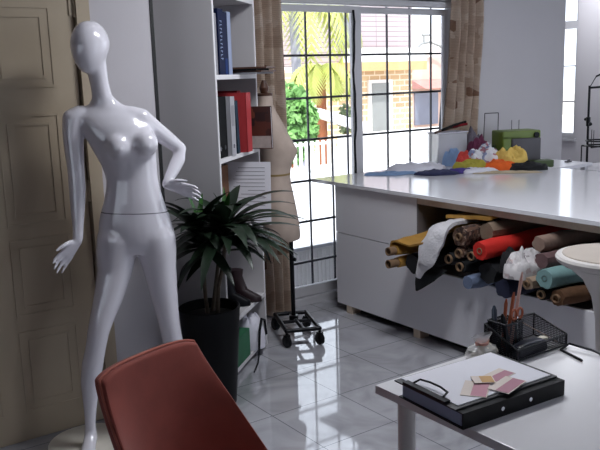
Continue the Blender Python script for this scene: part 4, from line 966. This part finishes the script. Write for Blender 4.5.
bxs = B().box(-.15, .13, -.065, .065, 0, .004, XB).box(-.15, -.146, -.065, .065, .004, .25, XB).box(.126, .13, -.065, .065, .004, .25, XB).box(-.146, .126, -.065, -.061, .004, .25, XB).box(-.146, .126, .061, .065, .004, .25, XB)
obj('tub', bxs, M['clear_box'], xb, smooth=False)
obj('rim', B().box(-.158, .138, -.073, -.061, .25, .258, XB).box(-.158, .138, .061, .073, .25, .258, XB).box(-.158, -.146, -.061, .061, .25, .258, XB).box(.126, .138, -.061, .061, .25, .258, XB), M['c_white'], xb, smooth=False)
tag(obj('fabric_piece', B().heap(XB @ V((0, 0, .006)), .12, .048, .21, 31, rough=.2), M['c_white']), 'white cloth stuffed inside the clear plastic storage box', 'cloth', 'cloth pile on the cutting table')
random.seed(8)
for k, (a, c, m, lb) in enumerate((((-.17, -.05, .262), (.10, .02, .29), 'wood', 'dark brown wooden stick lying across the clear storage box, lower one'), ((-.06, .03, .264), (.16, -.03, .31), 'red_dark', 'dark red rolled strip lying across the clear storage box'), ((-.10, -.04, .276), (.17, .0, .325), 'black_card', 'black strip on top of the clear storage box, tilted up to the curtain'))):
    P = [XB @ V(a), XB @ V(c)]
    tag(obj('strip', B().tube([P[0], P[0].lerp(P[1], .5)+V((0, 0, .006)), P[1]], .010, 8), M[m]), lb, 'strip')

# ================================================================== OUTDOORS
struct('terrace', B().box(-2, 16, 4.67, 11.5, -.16, -.02), M['terrace'], smooth=False)
struct('ground', B().box(-60, 90, 11.5, 90, -1.9, -1.6), M['ground'], smooth=False)
LP = thing('louvre_panel', 'low white ribbed panel standing on the terrace outside the left window', 'panel', (3.4, 4.95, -.02))
lb_ = B().box(2.7, 4.6, 4.93, 4.95, -.02, .30)
for k in range(48): lb_.box(2.72+k*.039, 2.735+k*.039, 4.92, 4.93, .0, .28)
obj('ribbed_sheet', lb_, M['render_white'], LP, smooth=False)
obj('top_rail', B().box(2.68, 4.62, 4.915, 4.955, .30, .325), M['frame_white'], LP, smooth=False)
pf = thing('picket_fence', 'low white picket fence at the far edge of the terrace', 'fence', (8.3, 11, -.02))
obj('rail', B().box(6.9, 10.4, 10.98, 11.02, .06, .10).box(6.9, 10.4, 10.98, 11.02, .46, .50), M['render_white'], pf, smooth=False)
for k in range(29): obj('picket', B().box(6.95+k*.12, 7.0+k*.12, 10.985, 11.015, -.02, .53), M['render_white'], pf, smooth=False)
# sloping white parapet and white garden wall
a, b_, c = at(318, 108, 12.6), at(366, 124, 12.6), at(402, 126, 12.6)
wl = obj('parapet_wall', B().prism([(a.x, a.z), (b_.x, b_.z+.02), (b_.x, b_.z-.18), (a.x, a.z-.18)], 12.55, 12.75, 'y').box(b_.x-.6, c.x+6, 12.5, 12.8, -1.6, at(370, 133, 12.6).z), M['render_white'], smooth=False)
tag(wl, 'white garden wall with a sloping coping beyond the terrace', 'wall')
# neighbouring brick house
HY = 28
def hb_(b, x0, y0, x1, y1, Y0, Y1):
    """a block whose front face fills the given patch of facade"""
    p, q = at(x0, y0, HY), at(x1, y1, HY)
    return b.box(p.x, q.x, Y0, Y1, min(p.z, q.z), max(p.z, q.z))
hs_ = thing('brick_house', 'pale yellow brick house with grey upper storey seen through the window', 'house', (24, HY, -1.6))
p0, p1 = at(296, 140, HY), at(412, 68, HY)
obj('brick_wall', B().box(p0.x, p1.x, HY, HY+6, -1.6, 1.9), M['brick'], hs_, smooth=False)
obj('balcony_slab', B().box(at(330, 70, HY).x, p1.x+.1, HY-.9, HY+.2, 1.75, 2.15), M['tan'], hs_, smooth=False)
obj('balcony_parapet', B().box(at(333, 70, HY).x, p1.x+.1, HY-.9, HY-.75, 2.15, 2.75), M['render_white'], hs_, smooth=False)
obj('upper_wall', B().box(at(334, 30, HY).x, p1.x, HY, HY+6, 2.1, 7.0), M['siding'], hs_, smooth=False)
obj('upper_window', B().box(at(336, 20, HY).x, at(349, 20, HY).x, HY-.08, HY+.1, 2.9, 4.5), M['shutter'], hs_, smooth=False)
wn = obj('window_frame', B().box(at(367, 80, HY).x, at(391, 80, HY).x, HY-.12, HY+.05, -1.1, 1.35), M['render_white'], hs_, smooth=False)
obj('shutter', B().box(at(370, 80, HY).x, at(387, 80, HY).x, HY-.16, HY-.1, -1.0, 1.2), M['shutter'], wn, smooth=False)
obj('side_pillar', B().box(at(350, 30, HY).x, at(355, 30, HY).x, HY-.3, HY, -1.6, 5), M['render_white'], hs_, smooth=False)
WX = 34
ws = thing('white_house', 'white and pink house with a red awning at the right of the window view', 'house', (at(430, 60, WX).x, WX, -1.6))
q0, q1 = at(411, 60, WX), at(452, 60, WX)
obj('wall', B().box(q0.x, q1.x+4, WX, WX+6, -1.6, at(430, 57, WX).z), M['pinkwall'], ws, smooth=False)
obj('upper_wall', B().box(q0.x-.4, q1.x+4, WX+1, WX+6, at(430, 57, WX).z, at(430, 22, WX).z), M['render_white'], ws, smooth=False)
obj('awning', B().prism([(WX-1.2, at(430, 88, WX).z), (WX, at(430, 79, WX).z), (WX, at(430, 88, WX).z)], q0.x, q1.x, 'x'), M['redroof'], ws, smooth=False)
wn2 = obj('window', B().box(at(414, 100, WX).x, at(437, 100, WX).x, WX-.1, WX+.1, at(430, 124, WX).z, at(430, 92, WX).z), M['dark_glass'], ws, smooth=False)
ar = B(); ac = at(430, 50, WX-.5)
ar.tube([at(414, 52, WX-.5), at(421, 44, WX-.5), at(430, 42, WX-.5), at(440, 46, WX-.5), at(446, 52, WX-.5)], .07, 8)
ar.tube([at(424, 44, WX-.5), at(424, 35, WX-.5)], .06, 8); ar.tube([at(422, 35, WX-.5), at(430, 35, WX-.5)], .06, 8)
obj('roof_antenna', ar, M['shutter'], ws)
# palm
def frond(b, base, az, L, elev, droop, w=.9):
    d = V((math.cos(az), math.sin(az), 0)); sd_ = V((-d.y, d.x, 0)); p = V(base); e = elev; n = 16
    prev = p
    for i in range(n+1):
        t = i/n; dirv = d*math.cos(e)+V((0, 0, 1))*math.sin(e)
        if i:
            for sg in (-1, 1):
                ll = w*math.sin(PI*min(1, t*.95+.08))**.7
                tip = p+sd_*sg*ll*.55+dirv*ll*.25-V((0, 0, ll*.62))
                b.faces([p, p+dirv*.10, tip, p-V((0, 0, .015))], [(0, 1, 2), (0, 2, 3)])
                b.faces([p+dirv*.14, p+dirv*.22, tip+dirv*.16, p+dirv*.14-V((0, 0, .015))], [(0, 1, 2), (0, 2, 3)])
        q = p+dirv*(L/n); b.tube([p, q], .018*(1.1-t), 5); p = q; e -= droop/n
PY = 17.5
pt = thing('palm_tree', 'yellow green palm tree with drooping fronds outside the left window', 'tree', (at(294, 60, PY).x, PY, -1.6))
tb = at(296, 60, PY); top = at(293, 8, PY)
obj('trunk', B().tube([(tb.x+.08, PY, -1.6), (tb.x+.03, PY, .5), (tb.x, PY, 2), (top.x, PY, top.z)], [.16, .14, .13, .12], 14), M['palm_trunk'], pt)
random.seed(21)
for k in range(11):
    az = -PI/2 + k*2*PI/11+.2
    f_ = B(); frond(f_, (top.x, PY, top.z), az, 2.9+.5*random.random(), .7-.1*(k % 3), 2.7+.5*random.random(), .85); obj('frond', f_, M['frond'], pt, smooth=False)
py2 = 13.5
p2 = thing('palm_tree', 'second palm with an orange brown trunk and hanging fronds, nearer the middle of the window', 'tree', (at(321, 100, py2).x, py2, -1.6))
t2 = at(321, 68, py2)
obj('trunk', B().tube([(at(322, 100, py2).x, py2, -1.6), (at(321, 90, py2).x, py2, .9), (t2.x, py2, t2.z)], [.12, .11, .10], 12), M['wood_trunk'], p2)
for k in range(9):
    az = -PI/2 + k*2*PI/9+.5
    f_ = B(); frond(f_, (t2.x, py2, t2.z), az, 1.05+.2*random.random(), .5, 2.7, .45); obj('frond', f_, M['frond'], p2, smooth=False)
def shrub(label, cx, cy, cz, rx, ry, rz, n, m, seed, sz=.10):
    random.seed(seed); t = thing('shrub', label, 'shrub', (cx, cy, cz-rz)); b = B()
    for k in range(n):
        th = random.uniform(0, 2*PI); u = random.uniform(-1, 1); rr = random.uniform(.55, 1)
        p = V((cx+rx*rr*math.sqrt(1-u*u)*math.cos(th), cy+ry*rr*math.sqrt(1-u*u)*math.sin(th), cz+rz*rr*u))
        a = V((random.uniform(-1, 1), random.uniform(-1, 1), random.uniform(-1, 1))).normalized()*sz; c_ = a.cross(V((random.uniform(-1, 1), random.uniform(-1, 1), .3))).normalized()*sz*.5
        b.faces([p-a, p+c_, p+a, p-c_+V((0, 0, .01))], [(0, 1, 2), (0, 2, 3)])
    obj('foliage', b, m, t, smooth=False)
    obj('trunk', B().tube([(cx, cy, -1.6), (cx, cy, cz)], .04, 8), M['wood_trunk'], t)
s1 = at(292, 118, 12.2); shrub('bright green bush behind the picket fence', s1.x-.1, 12.1, .75, .55, .4, .75, 2200, M['bush'], 1)
s2 = at(346, 116, 13.2); shrub('small grey green shrub by the white garden wall', s2.x, 13.2, s2.z-.1, .18, .18, .35, 300, mat('grey_green_leaf', '7c8a68', .8, var=.2), 2, .06)

# ================================================================== LIGHT, WORLD, CAMERA
for k, (lx, ly) in enumerate(((2.4, 2.5), (5.2, 2.4), (6.55, 4.75))):  # unseen fill lamps with housings, added to lift the dim interior
    lt_ = thing('fill_lamp', ('unseen flat lamp added as fill over the tiled aisle', 'unseen flat lamp added as fill over the cutting table', 'unseen flat lamp added as fill in the bay')[k], 'lamp', (lx, ly, 2.66), 0, 'added fill lamps')
    obj('housing', B().box(lx-.42, lx+.42, ly-.22, ly+.22, 2.68, 2.719), M['frame_white'], lt_, smooth=False)
    al_ = bpy.data.lights.new('fill_light', 'AREA'); al_.shape = 'RECTANGLE'; al_.size = .8; al_.size_y = .4; al_.energy = (23, 8, 9)[k]; al_.color = (.92, .95, 1)
    ao_ = bpy.data.objects.new('fill_light', al_); C.objects.link(ao_); ao_.location = (lx, ly, 2.675)

w = bpy.data.worlds.new('sky'); bpy.context.scene.world = w; w.use_nodes = True
bgd = w.node_tree.nodes['Background']; bgd.inputs['Color'].default_value = (.80, .88, 1.0, 1); bgd.inputs['Strength'].default_value = 1.7
su = bpy.data.lights.new('sun', 'SUN'); su.energy = 3.0; su.angle = .02; su.color = (1, .97, .93)
so_ = bpy.data.objects.new('sun', su); C.objects.link(so_); so_.rotation_euler = V((.25, .45, -.86)).to_track_quat('-Z', 'Y').to_euler()
cam = bpy.data.cameras.new('camera'); co = bpy.data.objects.new('camera', cam); C.objects.link(co)
cam.sensor_width = 36; cam.lens = F*36/600; cam.clip_start = .05; cam.clip_end = 300
R3 = Matrix((rt, -dn, -fw)).transposed()
co.matrix_world = Matrix.Translation(EYE) @ R3.to_4x4()
sc_ = bpy.context.scene
sc_.camera = co
sc_.view_settings.view_transform = 'Standard'; sc_.view_settings.look = 'None'; sc_.view_settings.gamma = 1; sc_.view_settings.exposure = .62
sc_.view_settings.use_curve_mapping = False
sc_.cycles.max_bounces = 10; sc_.cycles.diffuse_bounces = 5; sc_.cycles.glossy_bounces = 5; sc_.cycles.transparent_max_bounces = 12; sc_.cycles.transmission_bounces = 8
sc_.cycles.use_denoising = True
sc_.cycles.caustics_reflective = False; sc_.cycles.caustics_refractive = False
